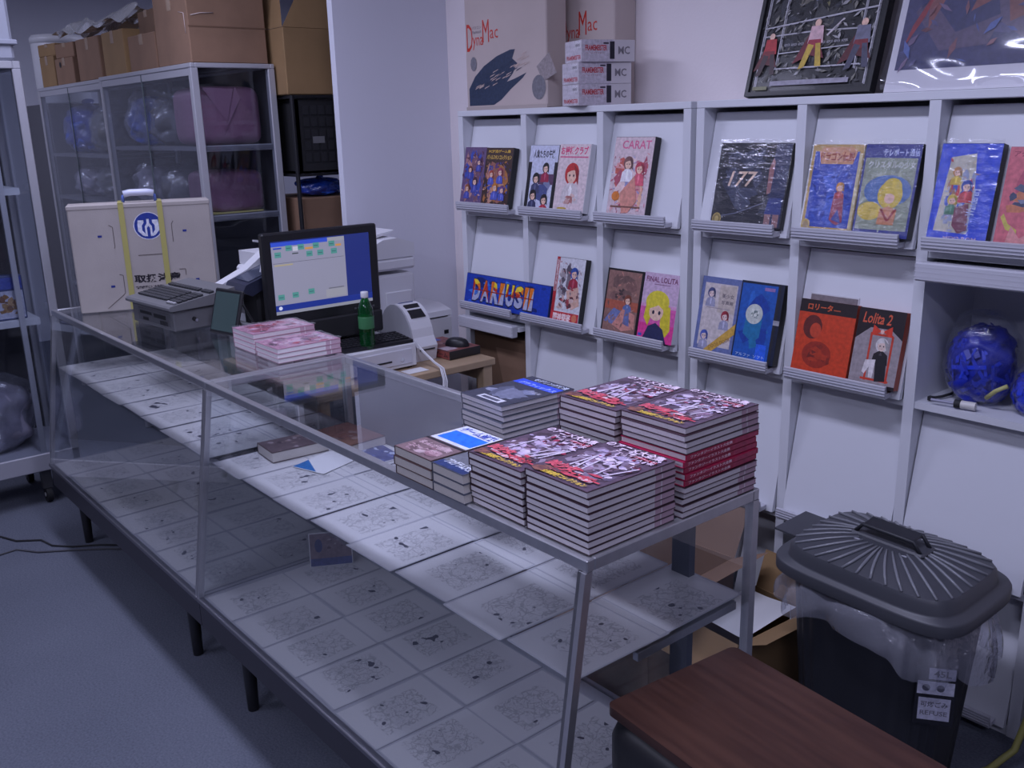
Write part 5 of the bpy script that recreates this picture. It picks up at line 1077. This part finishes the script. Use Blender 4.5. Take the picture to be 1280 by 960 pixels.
def wr(u, v):
    bd = max(0,1-v*5.5)*min(1,v*30+.2)
    return (u*qw, -.014-(.011*math.sin(16*u+12*v+.6)+.004*math.sin(26*v+3*math.sin(7*u)))*bd, .002+v*(qh-.004))
MB().grid(120,90,wr).build('film_cover', glass('poster_film',(0.96,0.96,0.97),haze=.02,ior=2.1,rough=.11), t, off=(0,0,0))

# ---- open cells
bx = -1.02
def strapball(lab, loc, rr, seed):
    t = thing('strap_bag',lab,'bag',loc,0,'clear bags of blue straps in the open cell'); r = random.Random(seed)
    BP = mat('strap_blue',(0.02,0.05,0.60),.3); BP2 = mat('strap_blue_deep',(0.01,0.022,0.34),.35)
    lump(rr*1.80,rr*1.70,rr*2.3,seed,amp=.20).build('contents', BP2, t)
    s = MB()
    for k in range(150):
        a = r.uniform(0,2*PI); b = r.uniform(-.9,1.35); c = Vector((math.cos(a)*math.cos(b),math.sin(a)*math.cos(b),math.sin(b)))*rr*.86; tg = c.cross(Vector((r.uniform(-1,1),r.uniform(-1,1),r.uniform(-1,1)))).normalized()*rr*r.uniform(.25,.55); n = c.normalized(); sd = n.cross(tg).normalized()*r.uniform(.003,.007)
        c.z *= 1.30; tg.z *= 1.2; z0 = Vector((0,0,rr*1.15)); p1 = z0+c-tg; p2 = z0+c*1.06; p3 = z0+c+tg
        v = []
        for q in (p1,p2,p3):
            for e in (-1,1):
                w_ = q+sd*e+n*.002; v.append((w_[0], w_[1], max(.003, w_[2])))
        s.add(v,[(0,1,3,2),(2,3,5,4)],BP if k % 3 else BP2)
    s.build('straps', None, t, off=(0,0,0), kind='stuff')
    lump(rr*2.05,rr*1.95,rr*2.75,seed+9,amp=.13,nu=40,nv=26).build('plastic_film', glass('clear_bag',(0.93,0.94,0.97),haze=.02,hazecol=(0.8,0.8,0.95),rough=.06,bump=(18,1.0),ior=1.7), t)
    MB().tube([(rr*.55,-rr*.75,rr*.35),(rr*.85,-rr*.9,rr*.65),(rr*1.15,-rr*.85,rr*.85)],.006,n=6).build('yellow_tie', mat('tie_yellow',(0.42,0.40,0.16),.5), t)
strapball('clear bag of tangled blue straps at the left of the open cell',(-1.078,2.51,.8625),.088,21)
strapball('second clear bag of blue straps at the right picture edge',(-.930,2.48,.8625),.050,22)
t = thing('ink_bottle','small white labelled bottle lying before the blue strap bag','bottle',(-1.085,2.402,.8750),.15)
MB().cyl((-.005,0,0),.011,.052,axis='x',n=14).build('body', mat('bottle_white',(0.6,0.58,0.56),.4), t); MB().cyl((-.0052,0,0),.0114,.016,axis='x',n=14).build('band', BLACKM, t); MB().cyl((-.065,0,0),.004,.060,axis='x',n=10).build('nozzle', mat('nozzle_grey',(0.3,0.3,0.4),.4), t)
t = thing('cable_coil','small black cable end lying in the open cell by the left wall','cable',(-1.165,2.43,.8625)); MB().tube([(0,0,.006),(.012,.03,.006),(.02,.07,.008),(.005,.11,.006)],.004,n=7).build('cable', BLACKM, t); MB().box(-.006,.006,-.014,.0,.001,.012).build('plug', BLACKM, t)
t = carton('carton_box','open brown carton inside the raised flap cell below the marquee',-3.155,-2.81,2.40,2.66,.4145,.765,CARTON_D,tape=False)
MB().add([(.165,-.131,.30),(.165,-.131,.02),(.02,-.136,.16),(-.02,-.136,.30)],[(0,1,2,3)]).build('torn_flap', CARTON, t)
# ================================================================== refuse bin, stool and cartons at the right
def sell(a, b, u, e=.42):
    q = 2*PI*u; f = lambda v: math.copysign(abs(v)**e, v); return a*f(math.cos(q)), b*f(math.sin(q))
BING = mat('bin_charcoal',(0.060,0.062,0.075),.42); BIND = mat('bin_dark',(0.022,0.023,0.030),.5)
t = thing('refuse_bin','charcoal plastic refuse bin with a ribbed lid lined by a clear bag','bin',(-1.045,2.045,0),-.02)
def body(u, v):
    k = .82+.18*v; x, y = sell(.205*k,.150*k,u,.5); rb = 1+.012*math.sin(2*PI*u*26); return (x*rb, y*rb, .004+.50*v)
MB().grid(156,8,body,closed=True).add([(sell(.168,.122,k/24,.5)[0],sell(.168,.122,k/24,.5)[1],.004) for k in range(24)],[tuple(range(24))[::-1]]).build('body', BIND, t)
LM = Matrix.Translation((0,0,.538)) @ Matrix.Rotation(.03,4,'Y') @ Matrix.Rotation(.05,4,'X')
la, lb = .248, .178
prof = [(1.0,-.026),(1.0,.0),(.985,.006),(.90,.006),(.888,.012),(.872,.034),(.84,.044)]
b = MB(); 
b.grid(72,len(prof),lambda u,v: (*[c*prof[round(v*(len(prof)-1))][0] for c in sell(la,lb,u)], prof[round(v*(len(prof)-1))][1]), closed=True)
lid = MB()
lid.grid(72,len(prof),lambda u,v: (*[c*prof[round(v*(len(prof)-1))][0] for c in sell(la,lb,u)], prof[round(v*(len(prof)-1))][1]), M=LM, closed=True)
def dome(u, v):
    k = .84*(1-v)+.16*v; x, y = sell(la*k,lb*k,u,.42+.2*v); return (x, y, .044+.034*math.sin(v*PI/2))
lid.grid(72,9,dome,M=LM,closed=True); lid.add([(*sell(la*.16,lb*.16,k/24,.6),.0779) for k in range(24)],[tuple(range(24))],None,LM)
L = lid.build('lid', BING, t, off=(0,0,0))
us = [k/2000 for k in range(2001)]; ac = [0.0]
for k in range(2000):
    q0 = sell(la,lb,us[k]); q1 = sell(la,lb,us[k+1]); ac.append(ac[-1]+math.hypot(q1[0]-q0[0],q1[1]-q0[1]))
for k in range(34):
    u = us[min(range(2001), key=lambda i: abs(ac[i]-ac[-1]*(k+.5)/34))]; pts = []
    for v in (0,.2,.4,.6,.8):
        x, y, z = dome(u, v); pts.append(tuple(LM @ Vector((x,y,z+.0015))))
    MB().tube(pts,[.0035,.004,.004,.0035,.0025],n=5).build('rib', mat('rib_sheen',(0.20,0.205,0.23),.3), L, off=(0,0,0))  # ribs paler than the lid: their shine is put into the colour
hb = MB(); hb.box(-.095,.095,-.032,.032,.072,.082, M=LM, bev=.004); hd = hb.build('handle_base', BING, L, off=(0,0,0))
hh = MB()
for s_ in (-1,1): hh.tube([tuple(LM @ Vector(q)) for q in ((-.085,s_*.022,.078),(-.066,s_*.022,.104),(.066,s_*.022,.104),(.085,s_*.022,.078))],.0055,n=7)
hh.box(-.066,.066,-.024,.024,.102,.109, M=LM, bev=.003); hh.build('handle', BIND, L, off=(0,0,0))
for k in range(5):
    q = MB(); q.box(-.070+k*.030,-.054+k*.030,-.052,-.046,.070,.076, M=LM); q.build('rivet', mat('rivet_pale',(0.42,0.43,0.48),.35), L, off=(0,0,0))
MB().box(-.315,-.235,-.03,.11,.0,.005, M=LM).build('lid_hinge_tab', BING, L, off=(0,0,0))
def skirt(u, v):
    q = 2*PI*u; ruf = .012*math.sin(q*9+1)+.009*math.sin(q*17+2)+.006*math.sin(q*31)
    fl = 1.02+.17*math.sin(v*PI*.62)+ruf*(.4+1.6*v)*2.2; x, y = sell(.205*fl,.158*fl,u,.6)
    drop = .15+.05*math.sin(q+.6)+.02*math.sin(q*5)
    return (x, y, .520-drop*v+.006*math.sin(q*13+6*v))
MB().grid(150,16,skirt,closed=True).build('bin_bag', glass('bag_milky',(0.90,0.91,0.95),haze=.24,hazecol=(0.66,0.67,0.78),rough=.14,bump=(26,1.0),ior=1.6), t, off=(0,0,0))
p = Print(.085,.15,frame_mat((.168,-.150,.262),(.80,.60,0),(0,0,1))); p.rect(0,0,1,1,(30,30,38)); p.rect(.04,.52,.96,.74,(190,190,206)); p.ell(.26,.63,.10,.06,(90,90,104)); p.ell(.62,.63,.10,.06,(90,90,104)); p.rect(.10,.08,.90,.46,(180,180,198)); p.text('可燃ごみ',.16,.30,.84,.40,(90,88,100),.02); p.text('REFUSE',.16,.16,.84,.24,(110,108,120),.02); p.rect(.30,.78,.96,.97,(170,170,186)); p.text('45L',.42,.82,.86,.93,(60,60,74),.02); p.build('sticker', t, 'white printed sticker')

# stool with a brown board top
t = thing('low_stool','brown wood topped stool with a black rounded body at the lower edge','stool',(-.966,.981,0),-.098)
def rr(x0,x1,y0,y1,r,n=6):
    o = []
    for (cx,cy,a0) in ((x1-r,y1-r,0),(x0+r,y1-r,90),(x0+r,y0+r,180),(x1-r,y0+r,270)):
        for k in range(n+1): a = math.radians(a0+90*k/n); o.append((cx+r*math.cos(a),cy+r*math.sin(a)))
    return o
def wood_brown():
    m = mat('stool_wood',(0.105,0.040,0.022),.38); nt = m.node_tree; bs = nt.nodes['Principled BSDF']; tc = nt.nodes.new('ShaderNodeTexCoord'); mp = nt.nodes.new('ShaderNodeMapping'); mp.inputs['Scale'].default_value = (1.2,14,14); n = nt.nodes.new('ShaderNodeTexNoise'); n.inputs['Scale'].default_value = 4; n.inputs['Detail'].default_value = 6; r = nt.nodes.new('ShaderNodeValToRGB'); r.color_ramp.elements[0].position = .35; r.color_ramp.elements[1].position = .65; r.color_ramp.elements[0].color = (.042,.015,.010,1); r.color_ramp.elements[1].color = (.070,.028,.018,1)
    nt.links.new(tc.outputs['Object'],mp.inputs[0]); nt.links.new(mp.outputs[0],n.inputs['Vector']); nt.links.new(n.outputs['Fac'],r.inputs['Fac']); nt.links.new(r.outputs[0],bs.inputs['Base Color']); return m
MB().prism(rr(0,.43,0,.302,.014),'z',.664,.681).build('wood_top', wood_brown(), t)
b = MB(); PR = [(.0,.02,.06),(.10,.005,.05),(.58,-.006,.045),(.625,-.006,.045),(.645,.0,.045),(.657,.014,.04),(.6635,.034,.03)]
polys = [rr(q[1],.43-q[1],q[1],.302-q[1],q[2]) for q in PR]; nn = len(polys[0])
b.add([(x,y,PR[k][0]) for k in range(len(PR)) for (x,y) in polys[k]],[(k*nn+i,k*nn+(i+1)%nn,(k+1)*nn+(i+1)%nn,(k+1)*nn+i) for k in range(len(PR)-1) for i in range(nn)]+[tuple(range(nn))[::-1],tuple(range((len(PR)-1)*nn,len(PR)*nn))],smooth=True); b.build('body', mat('stool_black',(0.014,0.014,0.017),.42), t)

# cartons and papers between case and shelving
carton('carton_box','open brown carton on the floor behind the near case end',-1.98,-1.57,1.74,2.14,0,.34,CARTON,flaps=True,rot=.05)
carton('carton_box','low open carton on the floor beside the refuse bin',-1.52,-1.33,1.86,2.16,0,.27,CARTON_K,flaps=True,rot=-.06)
one('paper_sheet','loose white sheet lying over the low open carton','paper',MB().grid(8,8,lambda u,v: ((u-.5)*.165,(v-.5)*.24,.003+.003*math.sin(5*u+3*v))),PAPER).location = (-1.432,2.01,.2715)
t = thing('grey_board','pale grey boards leaning in the lower cell behind the carton','board',(-1.925,2.395,0)); 
for k,(a,b_) in enumerate(((0,.14),(.16,.31))): MB().prism([(0,.032),(.014,.032),(.10,.36),(.086,.36)],'x',a,b_).build('board', mat('board_grey',(0.36,0.36,0.38),.6), t, off=(0,0,0))
t = thing('black_sack','black plastic sack heaped in the lower cell by the bin','bag',(-1.40,2.50,.031)); lump(.30,.20,.30,31,amp=.2).build('sack', mat('sack_black',(0.010,0.010,0.012),.25,bump=(30,.8)), t); MB().tube([(0,0,.28),(.01,-.01,.32),(.03,-.01,.34)],[.03,.012,.03],n=8).build('tied_neck', mat('sack_black',(0.01,0.01,0.012),.25), t)
# cords
one('floor_cord','thin dark cord straggling over the carpet toward the far case','cable',MB().tube([(-4.30,.62,.004),(-4.18,.66,.004),(-4.08,.70,.005),(-4.02,.78,.004),(-3.93,.80,.004),(-3.86,.86,.004),(-3.80,.95,.004),(-3.70,1.05,.004)],.004,n=6),BLACKM)
one('floor_cord','grey cord looping on the carpet nearest the left picture edge','cable',MB().tube([(-4.05,.52,.004),(-3.98,.60,.004),(-3.99,.68,.004),(-3.90,.74,.005),(-3.84,.83,.004),(-3.74,.96,.004),(-3.62,1.08,.004)],.0035,n=6),mat('cord_grey',(0.05,0.05,0.06),.5))
one('yellow_cord','yellow cord rising from the carpet at the right edge','cable',MB().tube([(-.86,2.10,.006),(-.82,2.20,.010),(-.79,2.27,.05),(-.775,2.30,.16),(-.77,2.31,.34),(-.765,2.315,.60)],.009,n=8),mat('cord_yellow',(0.30,0.28,0.08),.5))
t = thing('black_crate','black crate on the floor at the right end of the shelving','crate',(-.60,2.45,0),world=True); MB().box(-.745,-.42,2.34,2.66,.002,.26, bev=.006).build('body', BLACKM, t); MB().box(-.755,-.41,2.33,2.67,.262,.285, bev=.004).build('lid', BLACK, t)
